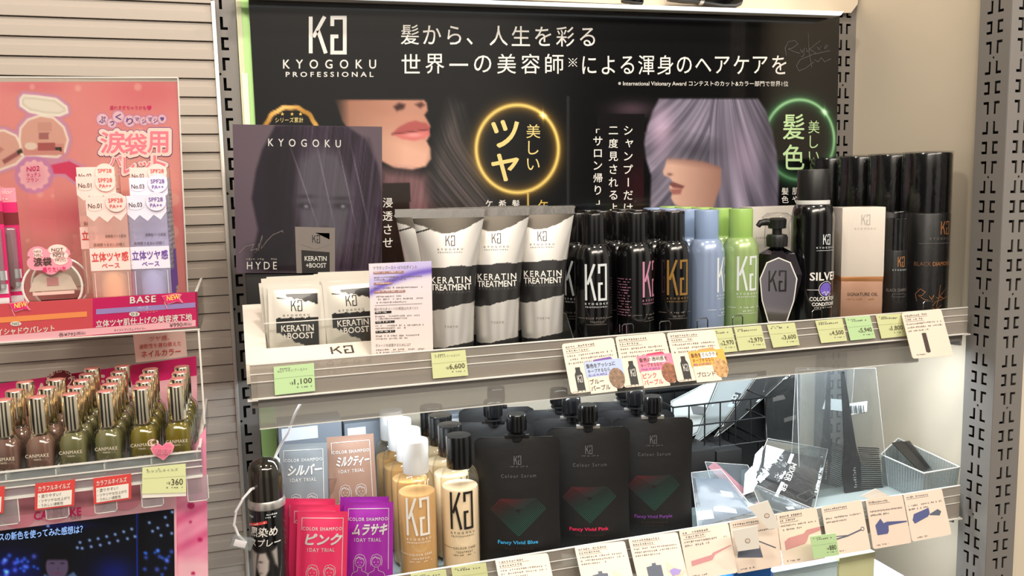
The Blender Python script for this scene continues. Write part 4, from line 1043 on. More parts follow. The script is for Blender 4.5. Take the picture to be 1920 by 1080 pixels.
for i, (w_, tl, tr, br, bl, sm, hm, a1, a2, a3, big, fold, cw) in enumerate(UP):
    t, mb, q, Q = product_card(f'cream product card with a {cw} sticker hanging below the {w_}-lettered black bottle', tl, tr, br, bl, seed=i*30)
    mb.poly([(.13, .04), (.28, .04), (.28, .36), (.25, .42), (.25, .5), (.16, .5), (.16, .42), (.13, .36)], q, 'black_print'); mb.micro(q, .04, .01, .24, .03, 'grey_print', 4)
    q2 = quadmap(Q, .5); mb.logo(q2, .165, .2, .09, .14, 'white_print', seg=.2); mb.build('card', t)
    mb = MB(); s1 = quadmap(Q, .7); s2 = quadmap(Q, 1.0); s3 = quadmap(Q, 1.3)
    mb.slab([s1(*p) for p in ((.34, .27), (1.06, .27), (1.06, .58), (.34, .58))], (0, .15, 0), sm); mb.slab([s1(*p) for p in ((.5, .57), (.9, .57), (.86, .63), (.56, .61))], (0, .15, 0), fold if i != 2 else 'orange_bar')
    mb.slab([s1(*p) for p in ((.36, -.05), (.86, -.05), (.86, .27), (.36, .27))], (0, .15, 0), 'cream_card')
    if i: mb.poly([(.56, .42), (.88, .42), (.88, .54), (.56, .54)], s2, 'white_paper')
    mb.text(a1, s3, .37, .45, .55, .085, 'brown_print', .01); mb.text(a2, s3, .38, .35, .42, .075, 'brown_print', .0); mb.text(a3, s3, .38, .285, .35, .04, 'purple_print', .0)
    if len(big) == 2: mb.text(big[0], s2, .38, .13, .26, .1, 'black_print' if i == 0 else 'red_print', .02); mb.text(big[1], s2, .38, .0, .36, .1, 'black_print' if i == 0 else 'red_print', .02)
    else: mb.text(big[0], s2, .4, .05, .36, .1, 'brown_print', .01)
    mb.poly(ell(.9, .2, .15, .2), s2, hm)
    o = mb.build('sticker', t); o['label'] = f'{cw} sticker with a round hair photo'
t, mb, q, Q = product_card('cream product card with a black stick hanging from the right end of the upper rail', (1690, 587), (1764, 578.5), (1788, 667), (1711.5, 672.5), seed=90)
mb.poly([(.36, .12), (.42, .1), (.47, .12), (.47, .52), (.42, .53), (.36, .52)], q, 'brown_print'); mb.micro(q, .08, .06, .26, .03, 'grey_print', 1)
mb.build('card', t)

def comb_pts(w, h, n, back=.35): # straight comb drawn with teeth
    p = [(0, h), (0, 0)]
    return p
LOW = [('blue', (928, 1048.5), (1027, 1036.5), (1046, 1126), (946, 1138)), ('pink', (1077, 1025), (1171, 1014), (1191, 1098), (1096, 1110)), ('purple', (1178, 1009), (1270, 997.5), (1290, 1083), (1198, 1095)),
       ('tail comb', (1273, 994), (1365, 979.5), (1383, 1074), (1291, 1088)), ('fan', (1367.5, 978), (1455, 964), (1467.5, 1060.5), (1381.5, 1076)), ('pink comb', (1456, 962.5), (1530.5, 951), (1549, 1047), (1469, 1060.5)),
       ('whisk', (1539.5, 950), (1615, 937), (1633, 1030.5), (1556, 1043)), ('brush', (1623.5, 936), (1692, 927.5), (1709.5, 1017.5), (1637.5, 1030)), ('comb', (1694, 927), (1765.5, 915.5), (1784.5, 1002), (1711, 1016))]
LBL = {'blue': 'cream card with a pouch picture below the Fancy Vivid Blue pouch', 'pink': 'cream card with a pouch picture and pink tress below the Fancy Vivid Pink pouch', 'purple': 'cream card with a pouch picture and violet tress below the Fancy Vivid Purple pouch',
       'tail comb': 'cream card picturing a pale pink tail comb', 'fan': 'cream card picturing a dark fan-shaped comb with a thin tail', 'pink comb': 'cream card picturing a rounded pink comb', 'whisk': 'cream card picturing a dark thin whisk, behind the 880 tag',
       'brush': 'cream card picturing a blue-grey dye brush', 'comb': 'cream card picturing a blue comb with a black grip, rightmost on the lower rail'}
mat('slate_print', (92, 98, 112), .5); mat('tress', (214, 200, 176), .5); mat('blue_violet_print', (86, 92, 140), .5); mat('dull_pink', (200, 140, 140), .5)
for i, (k, tl, tr, br, bl) in enumerate(LOW):
    t, mb, q, Q = product_card(LBL[k], tl, tr, br, bl, Y=-292.5, seed=200+i*20, rows=3 if i < 3 else 2, underline=2 if i in (0, 1, 2, 3, 5) else 1)
    q2 = quadmap(Q, .5)
    if i < 3:
        mb.poly([(.22, -.0), (.52, .02), (.52, .34), (.42, .35), (.42, .4), (.34, .4), (.34, .35), (.22, .33)], q, 'slate_print')
        mb.poly([(.64, .42), (.72, .3), (.86, .2), (1.0, .17), (.9, .08), (.72, .08), (.62, .2)], q, 'tress'); mb.poly([(.66, .2), (.76, .24), (.9, .18), (.84, .1), (.7, .08)], q2, {'blue': 'blue_text', 'pink': 'hot_text', 'purple': 'lavender'}[k])
    elif k == 'tail comb': mb.poly([(.12, .26), (.12, .36), (.54, .42), (.58, .46), (.98, .56), (.98, .545), (.62, .42), (.54, .32)], q, 'dull_pink')
    elif k == 'fan': mb.poly([(.06, .3), (.1, .44), (.34, .52), (.56, .46), (.6, .22)], q, 'slate_print'); mb.stroke([(.34, .5), (.42, .58), (.52, .56), (.9, .36)], .022, q, 'slate_print', seg=1)
    elif k == 'pink comb': mb.poly([(.1, .28), (.1, .44), (.2, .5), (.58, .54), (.66, .6), (1.0, .62), (1.0, .55), (.7, .5), (.62, .38), (.56, .34)], q, 'dull_pink')
    elif k == 'whisk': mb.stroke([(.12, .3), (.5, .34), (.86, .42)], .03, q, 'slate_print', seg=1); mb.stroke([(.12, .37), (.5, .35)], .02, q, 'slate_print', seg=1); mb.stroke(ell(.89, .43, .04, .035, 10), .014, q, 'slate_print', closed=True, seg=1)
    elif k == 'brush': mb.poly([(.14, .46), (.3, .58), (.36, .48), (.46, .5), (.98, .46), (.98, .435), (.48, .42), (.46, .3), (.42, .26), (.16, .26)], q, 'blue_violet_print')
    else: mb.poly([(.1, .44), (.16, .56), (.56, .64), (.56, .52), (.5, .46), (.14, .36)], q, 'blue_violet_print'); mb.poly([(.54, .5), (.78, .58), (.86, .52), (.8, .44), (.56, .48)], q, 'slate_print')
    mb.micro(q, .1, .05, .3, .035, 'grey_print', i); mb.build('card', t)
price_tag('green price tag reading 880 stuck over the pink comb and whisk cards', (1519, 1006), (1567, 999.5), (1573.5, 1041), (1526, 1048), '880', 'tag_mint', Y=-333)
price_tag('lime price tag below the cream bottle on the lower rail', (846, 1064), (911, 1055.5), (918, 1098), (852, 1107), '', 'tag_lime', Y=-292)
price_tag('lime price tag below the amber bottle on the lower rail', (770, 1077), (836, 1068), (842, 1112), (776, 1120), '', 'tag_lime', Y=-292)
# ------------------------------------------------------------------ lower shelf: amber and cream bottles
LZ = -588
mat('amber_shell', (240, 210, 160), .1)
clear('amber_clear', (255, 250, 240), .06, .05)
def serum_bottle(label, group, liquid, cm, ink, lines):
    t = thing('care_bottle', label, 'bottle', (0, 0, 0), 0, group)
    mb = MB(13); mb.lathe(bottle_body(22, 95, 112, 13.6, -13), 'amber_clear', 44); f = cyl(22, .3)
    mb.logo(f, -13.5, 46, 27, 43, ink, th=.1, seg=1.2); mb.text('KYOGOKU', f, -13.5, 40.5, 28, 2.4, ink, .03, 2.0); mb.text('PROFESSIONAL', f, -13, 37, 27, 1.6, ink, .03, 1.5)
    mb.stroke([(-25, 25), (-12, 24)], .5, f, ink, seg=1.5); mb.text(lines[0], f, -11, 22.5, 26, 2.5, ink, .02, 1.4); mb.text(lines[1], f, -7.5, 18, 19, 2.3, ink, .02, 1.6); mb.micro(f, -11, 15, 26, 1.4, ink, 3)
    mb.build('body', t, local=True)
    mb = MB(13); mb.lathe([(18, -11), (20.6, -9), (20.8, 88), (20, 90), (0, 90)], liquid, 40); mb.build('liquid', t, local=True)
    mb = MB(13); mb.lathe([(14.2, 112), (14.4, 112.6), (14.6, 147), (14, 148.6), (0, 148.8)], cm, 40); mb.build('cap', t, local=True)
    return t
b0 = put(serum_bottle('amber bottle with white cap at the front of its row', 'amber bottles with white caps', 'amber_liquid', 'cap_white', 'white_print', ('COLOUR CARE', 'SHAMPOO')), 181, -246, LZ, -10)
for k, od in enumerate(('second', 'third', 'rearmost')): dup(b0, (182-2*k, -246+46*(k+1), LZ), k*40+50, f'{od} amber bottle with white cap, counted from the front of its row')
b0 = put(serum_bottle('cream bottle with black cap at the front of its row', 'cream bottles with black caps', 'cream_liquid', 'black_cap', 'black_print', ('COLOUR CARE', 'TREATMENT')), 231, -246, LZ, -10)
for k, od in enumerate(('second', 'third', 'rearmost')): dup(b0, (232-1*k, -246+46*(k+1), LZ), k*40+50, f'{od} cream bottle with black cap, counted from the front of its row')

# ------------------------------------------------------------------ black spouted pouches
def pouch(label, ink, word, cut=0):
    t = thing('spout_pouch', label, 'pouch', (0, 0, 0), 0, 'black spouted pouches on the lower shelf')
    nu, nv = 33, 45; w, h = 100.0, 154.0; u = np.linspace(-1, 1, nu); v = np.linspace(0, 1, nv); U, V = np.meshgrid(u, v)
    rc = 9.0; Z = V*h; dz = np.clip((Z-(h-rc))/rc, 0, 1); wid = w/2-rc*(1-np.sqrt(1-np.clip(dz, 0, 1)**2+1e-9)); wid = wid-2.5*np.sin(V*math.pi)
    X = U*wid; T = 17*(1-np.abs(U)**2.4)*np.clip((1-V)/.95, 0, 1)**.75*(.55+.45*np.clip(V*6, 0, 1))+.5
    T = T+1.2*(vnoise(U*2+5, V*3, 70)-.5)*(1-np.abs(U))*2
    Zt = Z-4*np.clip((Z-(h-16))/16, 0, 1)*np.abs(U)**2*0+.0
    P = np.stack([X, -T, Zt], -1); Pb = np.stack([X, T*.75, Zt], -1)
    mb = MB(); mb.grid(P, 'pouch_black'); mb.grid(Pb[:, ::-1], 'pouch_black')
    mb.add(np.concatenate([P[0], Pb[0][::-1]]), [tuple(range(2*nu))], 'pouch_black'); mb.add(np.concatenate([P[-1], Pb[-1][::-1]]), [tuple(range(2*nu))], 'pouch_black')
    def mp(a, b, e=.35):
        b = b+13.0; fv = np.clip(b/h, 0, 1)*(nv-1); j = int(min(fv, nv-2)); dv = fv-j; wd = wid[j, 0]; fu = (np.clip(a/wd, -1, 1)+1)/2*(nu-1); i = int(min(fu, nu-2)); du = fu-i
        y = (P[j, i, 1]*(1-du)+P[j, i+1, 1]*du)*(1-dv)+(P[j+1, i, 1]*(1-du)+P[j+1, i+1, 1]*du)*dv
        return (a, y-e, b)
    mb.logo(mp, -4, 110, 8.5, 10, 'dim_print', th=.1, seg=2); mb.micro(mp, -10, 107, 22, 1.6, 'dim_print', 2)
    mb.text('Colour Serum', mp, -19, 95, 40, 4.2, 'dim_print', .01, 1.4)
    def iri(a, b):
        k = np.clip((b-56)/26+.0, -1, 1); l = np.clip(-a/24, -1, 1); red = np.clip(k*.9+l*.5, 0, 1); grn = np.clip(-k*.8-l*.3+.55, 0, 1)
        return np.array([52+110*red, 52+78*grn-14*red, 52+62*grn-6*red])
    for k in range(11):
        s_ = 4.5+k*2.35; top_ = s_*.72
        mb.stroke([(-s_*.72, 58+top_*.62), (s_*.72, 58+top_*.62), (s_*1.12, 58), (0, 58-s_*1.05), (-s_*1.12, 58)], .26, mp, 'print_matte', closed=True, seg=3, col=iri)
    mb.text('Fancy Vivid '+word, mp, -24, 17.5, 46, 5.2, ink, .025); mb.text('Vivid Diamond', mp, -16, 12, 32, 3, 'brown_print', .0, 1.3); mb.text('Collection', mp, -11, 8.3, 22, 2.6, 'brown_print', .0, 1.3)
    mb.build('bag', t, local=True)
    mb = MB(); mb.lathe([(6, h-4), (6, h+3), (10.5, h+3.4), (10.5, h+5), (6.5, h+5.4), (6.5, h+7)], 'black_satin', 24)
    sp_o = mb.build('spout', t, local=True); mb = MB(); mb.box(-14, 14, -2, 2, h-1.5, h+3, 'aluminium' if cut else 'black_satin', .6); mb.build('spout_wing', sp_o, local=True)
    mb = MB(); mb.lathe([(9.6, h+7), (11, h+8), (11.6, h+22), (11.4, h+26), (10.6, h+27.4), (0, h+27.4)], 'black_cap', 32)
    for k in range(20): a = k/20*2*math.pi; mb.box(11.2*math.cos(a)-.5, 11.2*math.cos(a)+.5, 11.2*math.sin(a)-.5, 11.2*math.sin(a)+.5, h+9, h+21, 'black_cap', rz=a)
    mb.build('cap', t, local=True); return t
SP = (('Blue', 'blue_text', (298, -254), ((290, -186), (314, -120))), ('Pink', 'hot_text', (389, -248), ((385, -205), (386, -160))), ('Purple', 'violet_text', (478, -240), ((474, -200), (480, -155))))
for word, ink, (x, y), back in SP:
    p0 = put(pouch(f'black spouted pouch lettered Fancy Vivid {word}, front of its row', ink, word, 1 if word != 'Blue' else 0), x, y, LZ, -19)
    for k, (bx, by) in enumerate(back):
        dup(p0, (bx, by, LZ), -19+(4 if k else -3), f'plain-looking black pouch {("directly" if k == 0 else "farthest")} behind the Fancy Vivid {word} pouch')

# ------------------------------------------------------------------ trial sachets
def trial(label, mt, word, n_lines=True, w=54, h=94):
    t = thing('trial_sachet', label, 'sachet', (0, 0, 0), 0, 'colour shampoo trial sachets')
    mb = MB(); mp = pillow(mb, w, h, 8, mt, None, 4, 25, 35, seed=len(word))
    f = lambda u, v: mp(u, v, .35); k = w/54
    mb.stroke([(-22*k, 74), (-22*k, 87), (22*k, 87), (22*k, 20)], .6, f, 'silver_print', seg=3)
    mb.text('COLOR SHAMPOO', f, -21*k, 74, 42*k, 3.6, 'silver_print', .02, 1.25); mb.text(word, f, -18*k, 59, 37*k, 11.5, 'silver_print', .05, slant=.25); mb.text('1DAY TRIAL', f, -15*k, 51.5, 29*k, 4, 'silver_print', .01, 1.2)
    for cx in (-9*k, 9*k):       # line drawing of two people
        mb.stroke([(cx+5*math.cos(a), 29+5.6*math.sin(a)) for a in np.linspace(0, 2*math.pi, 16, endpoint=False)], .45, f, 'silver_print', closed=True, seg=2)
        hair = [(-5.6, 25), (-6.3, 31), (-4, 36.5), (1, 37.8), (5.4, 35), (6.4, 30), (5.6, 25)] if cx > 0 else [(-6.5, 19), (-6.8, 30), (-4, 36.5), (0, 38), (4.5, 36.5), (7, 30), (6.4, 19)]
        mb.stroke([(cx+a, b) for a, b in hair], .45, f, 'silver_print', seg=2); mb.stroke([(cx-4.5, 33), (cx-1, 35.4), (cx+1, 32.6), (cx+4.6, 33)], .4, f, 'silver_print', seg=2)
        mb.stroke([(cx-11, 9), (cx-8, 17), (cx-2.4, 19.5), (cx-2, 23)], .45, f, 'silver_print', seg=2); mb.stroke([(cx+11, 9), (cx+8, 17), (cx+2.4, 19.5), (cx+2, 23)], .45, f, 'silver_print', seg=2)
        for ex in (-2, 2): mb.poly([(cx+ex-.4, 28.6), (cx+ex+.4, 28.6), (cx+ex+.4, 29.6), (cx+ex-.4, 29.6)], f, 'silver_print')
        mb.stroke([(cx-1.4, 26.2), (cx, 25.7), (cx+1.4, 26.2)], .35, f, 'silver_print', seg=1)
    mb.build('pouch', t, local=True); return t
def place(o, x, y, z, rz, rx, ry): put(o, x, y, z, rz); tilt(o, rx, ry); return o
place(trial('grey trial sachet lettered in silver katakana, back row left', 'sachet_grey', 'シルバー'), 60, -196, -529, -8, -10, 1)
place(trial('brown trial sachet, back row right beside the amber bottles', 'sachet_brown', 'ミルクティー'), 117, -194, -526, -8, -10, -1)
pk = place(trial('front pink trial sachet of three', 'sachet_pink', 'ピンク'), 69, -262, -586, -14, -8, 3)
dup(pk, (62, -250, -582), -14, 'middle pink trial sachet of three, mostly behind the front one')
dup(pk, (58, -240, -578), -14, 'rearmost pink trial sachet of three')
pu = place(trial('front purple trial sachet', 'sachet_purple', 'ムラサキ'), 121, -256, -585, -14, -8, 2)
dup(pu, (118, -246, -582), -14, 'purple trial sachet just behind the front purple one')
mb = MB(); mb.box(34, 146, -186, -183, LZ, -480, 'acrylic'); mb.box(34, 146, -228, -184, -532, -529.5, 'acrylic'); mb.box(34, 146, -229, -227.5, LZ, -532, 'acrylic'); mb.box(34, 36, -228, -183, LZ, -532, 'acrylic'); mb.box(34, 146, -228.5, -227, -531, -529, 'acrylic_edge')
mb.box(34, 146, -275, -228, LZ, -587, 'acrylic')
tag(mb.build('sachet_stand', loc=(90, -205, LZ)), 'clear stepped stand under the trial sachets', 'stand')

# ------------------------------------------------------------------ dye spray can with security tag
t = thing('dye_spray', 'black hair dye spray with smoky domed cap at the left end of the lower shelf', 'spray can', (19, -262, LZ), -22)
mb = MB(13); mb.lathe([(17.5, -13), (18.6, -11.5), (18.6, 100), (18.2, 101)], 'black_gloss', 44); f = cyl(18.6, .3)


mb.text('hoyu', f, -17, 93, 8, 4, 'ink_white', .03); mb.micro(f, 4, 96.5, 13, 1.8, 'ink_white', 1); mb.micro(f, 3, 93.5, 14, 1.8, 'ink_white', 2)
mb.stroke([(-20, 84.5), (6, 90)], 3, f, 'red_print', seg=1.5); g = cyl(18.6, .5); mb.micro(lambda u, v: g(u, v+(u+20)*.21), -18, 83.6, 22, 1.8, 'white_print', 3)
mb.text('黒染め', f, -14.5, 74, 30, 10, 'white_print', .025, slant=.15); mb.text('スプレー', f, -14.5, 63, 33, 8.5, 'white_print', .02, slant=.15)
rows = []; 
for j in range(40):
    rows.append([g(-15+30*i/29, 22+42*j/39) for i in range(30)])
Pg = np.array(rows); UU, VV = np.meshgrid(np.linspace(-15, 15, 30), np.linspace(22, 64, 40))
def spray_ink(x, y):
    c = np.zeros(x.shape+(3,))+np.array([26, 24, 24.]); lt = soft(sd_poly([(-15, 60), (-6, 56), (-9, 38), (-12, 22), (-15, 22)], x, y), 1.5); c = mixc(c, (196, 190, 184), lt*.85)
    c = mixc(c, (196, 190, 184), soft(sd_poly([(15, 62), (9, 58), (12, 44), (15, 40)], x, y), 1.5)*.8)
    fa = sd_poly([(-4, 56), (3, 57), (6, 48), (5, 38), (1, 30), (-3, 29), (-6, 36), (-7.5, 41), (-6, 48)], x, y); c = mixc(c, (186, 176, 170), soft(fa, 1.2))
    c = mixc(c, (60, 50, 48), np.exp(-((x+3)/2.6)**2-((y-47)/1.1)**2)*.9); c = mixc(c, (120, 84, 80), np.exp(-((x+3.4)/2)**2-((y-35)/1)**2)*.9); c = mixc(c, (120, 110, 104), np.exp(-((x+5.6)/.9)**2-((y-41)/4)**2)*.6)
    return c
mb.grid(Pg, 'print_satin', spray_ink(UU, VV))
mb.build('body', t, local=True)
mb = MB(13); mb.lathe([(18.2, 101), (19, 102), (19, 107), (17.6, 110)], 'aluminium', 44); mb.build('collar', t, local=True)
mb = MB(13); mb.lathe([(17.4, 110), (17.6, 134), (16.4, 143), (12.5, 149), (6.5, 152), (0, 152.6)], 'smoke_plastic', 44); mb.lathe([(17.0, 110), (17.2, 134), (16, 142.6), (12, 148.4), (6, 151.2), (0, 151.8)], 'olive_shade', 44); mb.build('cap', t, local=True)
t = thing('security_tag', 'white anti-theft strap with a clear block looped round the dye spray', 'security tag', tuple(at(448, 1015, -280)))
P_ = [at(*p, Yq) for p, Yq in (((462, 1018), -284), ((447, 1004), -284), ((439, 985), -284), ((442, 960), -284), ((455, 936), -284), ((470, 918), -281), ((500, 905), -244), ((525, 880), -238), ((522, 862), -240), ((516, 856), -240))]
mb = MB(); mb.tube(P_, 1.5, 'cable_white', 8); P2_ = [at(*p, -236) for p in ((514, 862), (524, 838), (540, 812), (552, 778), (566, 752))]; mb.tube(P2_, 1.5, 'cable_white', 8); mb.build('strap', t)
mb = MB(); a = at(452, 1017, -285); mb.box(a[0]-10, a[0]+12, a[1]-4, a[1]+4, a[2]-6, a[2]+6, 'tray_clear', 1.5, ry=math.radians(22)); mb.box(a[0]-7, a[0]+5, a[1]-4.6, a[1]-4, a[2]-3, a[2]+4, 'cable_white', .3, ry=math.radians(22)); mb.build('block', t)

# grey cartons standing at the back
for k, (x0, x1, zt_, lb) in enumerate(((40, 118, -436, 'grey-blue carton at the back behind the grey trial sachet'), (121, 178, -444, 'grey-blue carton at the back behind the brown trial sachet'), (256, 330, -446, 'grey-blue carton at the back behind the cream bottles'))):
    mb = MB(); mb.box(x0, x1, -88, -50, LZ, zt_, 'slate_box', 1); mb.box(x0+4, x1-30, -88.4, -88, zt_-22, zt_-6, 'label_white')
    tag(mb.build('carton', loc=((x0+x1)/2, -70, LZ)), lb, 'box')

# ------------------------------------------------------------------ wire basket with packed tools
BY = -150.0
t = thing('wire_basket', 'black wire basket with slanting packs behind the pouches', 'basket', tuple(at(1370, 845, BY)))
bx0, bx1 = at(1262, 770, BY)[0], at(1436, 740, BY)[0]; zt_ = at(1370, 752, BY)[2]; zm = at(1370, 790, BY)[2]; zb_ = at(1370, 835, BY)[2]
mb = MB(); r = 1.3
for yy in (BY, BY+85):
    for z in (zt_, zm, zb_): mb.tube([(bx0, yy, z), (bx1+(16 if z == zt_ else 0), yy, z)], r, 'wire_black')
    n = 6
    for k in range(n+1): x = bx0+(bx1-bx0)*k/n; mb.tube([(x, yy, zt_), (x, yy, zb_-2)], r*.8, 'wire_black')
for x in (bx0, bx1):
    for z in (zt_, zm, zb_): mb.tube([(x, BY, z), (x, BY+85, z)], r, 'wire_black')
for k in range(7): x = bx0+(bx1-bx0)*k/6; mb.tube([(x, BY, zb_), (x, BY+85, zb_)], r*.8, 'wire_black')
for x in (bx0+8, bx1-8):
    for yy in (BY+4, BY+81): mb.tube([(x, yy, zb_), (x, yy, LZ)], r, 'wire_black')
mb.build('frame', t)
mb = MB(); mb.box(bx0+4, bx1+62, BY+90, BY+93, LZ, zt_+14, 'black_matte'); mb.build('rear_panel', t)
def flat_pack(name, label, Q, th, film, prints, group=None, pad=6):
    """clear packet: film pillow with printed sheets inside; Q = (TL, TR, BR, BL) 3-D"""
    Q = [np.asarray(q, float) for q in Q]; n = np.cross(Q[1]-Q[0], Q[3]-Q[0]); n /= np.linalg.norm(n)
    if n@(CAM-Q[0]) < 0: n = -n
    t = thing(name, label, 'packet', tuple(min(Q, key=lambda q: q[2])), 0, group)
    U, V = np.meshgrid(np.linspace(0, 1, 15), np.linspace(1, 0, 15)); U = U[..., None]; V = V[..., None]
    P = (Q[3]*(1-U)+Q[2]*U)*(1-V)+(Q[0]*(1-U)+Q[1]*U)*V
    b = (np.clip(np.minimum(np.minimum(U, 1-U), np.minimum(V, 1-V))*6, 0, 1))**.6*(1+.5*(vnoise(U*4+3, V*4, len(label))-.5))
    mb = MB(); mb.grid(P+n*th/2*b, film); mb.grid((P-n*th/2*b)[:, ::-1], film)
    for (a, c, d) in ((0, 0, 1),): pass
    L = np.linalg.norm(Q[1]-Q[0]); 
    for p0, p1 in ((Q[0], Q[1]), (Q[1], Q[2]), (Q[2], Q[3]), (Q[3], Q[0])): mb.tube([p0, p1], .3, 'acrylic_edge', 4)  # pale lines put the thin highlights along the film's edges into colour
    mb.build('film', t)
    q = quadmap(Q, 0.0)
    mb = MB()
    for j, (pts, mt) in enumerate(prints):
        q = quadmap(Q, -th*.2+j*.3)
        if isinstance(mt, tuple): mb.text(mt[0], lambda u, v: q(*(np.array(pts[0])+u*(np.array(pts[1])-pts[0])+v*(np.array(pts[2])-pts[0]))), 0, 0, 1, 1, mt[1], .03)
        else: mb.slab([q(*p) for p in pts], n*.15, mt)
    mb.build('insert', t); return t
def pxq(*a): return [at(x, y, Y) for x, y, Y in a]
BW = 'packs slanting in the wire basket'
flat_pack('tool_packet', 'packet with a broad white front at the left of the wire basket', pxq((1258, 752, -128), (1352, 704, -120), (1308, 812, -128), (1262, 838, -130)), 5, 'film_dense', [([(0, .02), (.97, .02), (.97, .98), (0, .98)], 'white_paper'), ([(.4, .55), (1, .3), (1, .44), (.45, .7)], 'grey_print')], BW)
flat_pack('tool_packet', 'silver packet with a slanted lettered band, middle of the wire basket', pxq((1352, 706, -112), (1420, 702, -104), (1352, 796, -118), (1296, 838, -120)), 5, 'film_dense', [([(.02, .02), (.98, .02), (.98, .98), (.02, .98)], 'silver_print'), ([(.1, .62), (.95, .42), (.95, .62), (.1, .82)], 'black_print'), ([(.1, .56), (.95, .36), (.95, .42), (.1, .62)], 'label_white'), ([(.4, .58), (.9, .46), (.4, .72)], ('DLER', 'white_print'))], BW)
flat_pack('tool_packet', 'black packet with white bands at the right of the wire basket', pxq((1420, 706, -96), (1482, 700, -88), (1392, 782, -104), (1334, 826, -108)), 5, 'film', [([(.02, .02), (.98, .02), (.98, .98), (.02, .98)], 'black_print'), ([(.1, .52), (.95, .36), (.95, .42), (.1, .6)], 'label_white'), ([(.3, .6), (.7, .52), (.3, .76)], ('3P', 'white_print')), ([(.0, .96), (1, .96), (1, .99), (0, .99)], 'white_paper')], BW)
flat_pack('tool_packet', 'crumpled black packet hanging at the right end behind the wire basket', pxq((1432, 706, -76), (1502, 698, -76), (1500, 836, -76), (1438, 826, -76)), 14, 'film', [([(.0, .0), (1, .0), (1, 1), (.0, 1)], 'black_print'), ([(.25, .6), (.6, .64), (.55, .7), (.25, .68)], 'grey_print'), ([(.55, .3), (.9, .36), (.9, .42), (.55, .36)], 'grey_print')], BW)

# whisk packet
t = flat_pack('whisk_packet', 'clear zip bag with a black and white MIXER insert, middle of the lower shelf', pxq((1440, 822, -168), (1552, 842, -168), (1522, 975, -246), (1388, 938, -246)), 9, 'film', [([(.04, .03), (.96, .03), (.96, .86), (.04, .86)], 'black_print')])
WQ = pxq((1440, 822, -168), (1552, 842, -168), (1522, 975, -246), (1388, 938, -246))
wq1 = planepx(WQ, 1.6); mb = MB()
for wt, o_, d_, u_ in (('MIXER', (1484, 867), (-13, 33), (10, 4)), ('ER', (1468, 906), (-6, 14), (9, 3.5))):
    mb.text(wt, lambda u, v: wq1(o_[0]+d_[0]*u+u_[0]*v, o_[1]+d_[1]*u+u_[1]*v), 0, 0, 1, 1, 'white_print', .012)
for P_ in (((1437, 834), (1471, 844), (1452, 868), (1432, 873)), ((1416, 852), (1431, 836), (1427, 866), (1416, 900), (1408, 892)), ((1397, 888), (1410, 874), (1420, 905), (1412, 922), (1394, 928)), ((1420, 894), (1436, 880), (1443, 889), (1425, 906))): mb.slab([wq1(*q_) for q_ in P_], (0, .1, 0), 'label_white')
for o_, d_ in (((1483, 850), (-7, 18)), ((1465, 903), (-13, 27))): mb.slab([wq1(o_[0], o_[1]), wq1(o_[0]+6, o_[1]+2), wq1(o_[0]+6+d_[0], o_[1]+2+d_[1]), wq1(o_[0]+d_[0], o_[1]+d_[1])], (0, .1, 0), 'label_white')
mb.build('lettering', t.children[1])
q = quadmap(WQ, 2.5)
mb = MB(); mb.stroke([(.04, .44), (.5, .36), (.8, .3), (.97, .28)], .035, q, 'comb_black', seg=1); mb.stroke([(.7, .24), (.86, .36), (.95, .3), (.84, .2), (.72, .22)], .012, q, 'wire_steel', closed=True, seg=1); mb.build('whisk', t)
# dye brush bags
def dye_brush(label, base, dx, hang):
    Q = [at(x+dx, y, Yv) for x, y, Yv in base]
    t = flat_pack('brush_packet', label, Q, 8, 'film', hang); q = quadmap(Q, 1.0); mb = MB()
    mb.slab([q(*p) for p in ((.555, .98), (.585, .98), (.66, .42), (.70, .28), (.68, .06), (.50, .06), (.48, .2), (.53, .42))], (0, 3, 0), 'comb_black')
    for k in range(22): v = .07+k*.0155; mb.slab([q(.69, v), q(.93+.01*math.sin(k), v-.012), q(.93, v-.004), q(.69, v+.008)], (0, 2, 0), 'comb_black')
    f2 = quadmap(Q, 1.5); 
    for k in range(9): mb.micro(f2, .6, .1+k*.018, .03, .012, 'silver_print', k)
    mb.build('dye_brush', t); return t
base = [(1494, 694, -176), (1642, 690, -176), (1668, 935, -200), (1500, 945, -200)]
dye_brush('clear bag with a dark dye brush and a barcode label, front of the two', base, 0, [([(.56, .64), (.84, .67), (.86, .75), (.57, .73)], 'label_white')]+[([(.60+k*.018, .66), (.606+k*.018+.004*(k % 3), .66), (.606+k*.018+.004*(k % 3), .72), (.60+k*.018, .72)], 'black_print') for k in range(11)])
base2 = [(1480, 690, -150), (1590, 690, -150), (1572, 935, -176), (1470, 900, -176)]
dye_brush('clear bag with a dark dye brush behind the barcode bag, blank white label', base2, 12, [([(.5, .66), (.92, .66), (.92, .75), (.55, .75)], 'label_white')])
# dark cartons under the basket
for x0, x1, lb in ((1296, 1342, 'black carton under the left half of the wire basket'), (1344, 1392, 'black carton under the right half of the wire basket')):
    a = at(x0, 850, -170); b = at(x1, 850, -170); mb = MB(); mb.box(a[0], b[0]-1, -170, -70, LZ, a[2]+2, 'black_matte', .5); tag(mb.build('carton', loc=((a[0]+b[0])/2, -120, LZ)), lb, 'box')
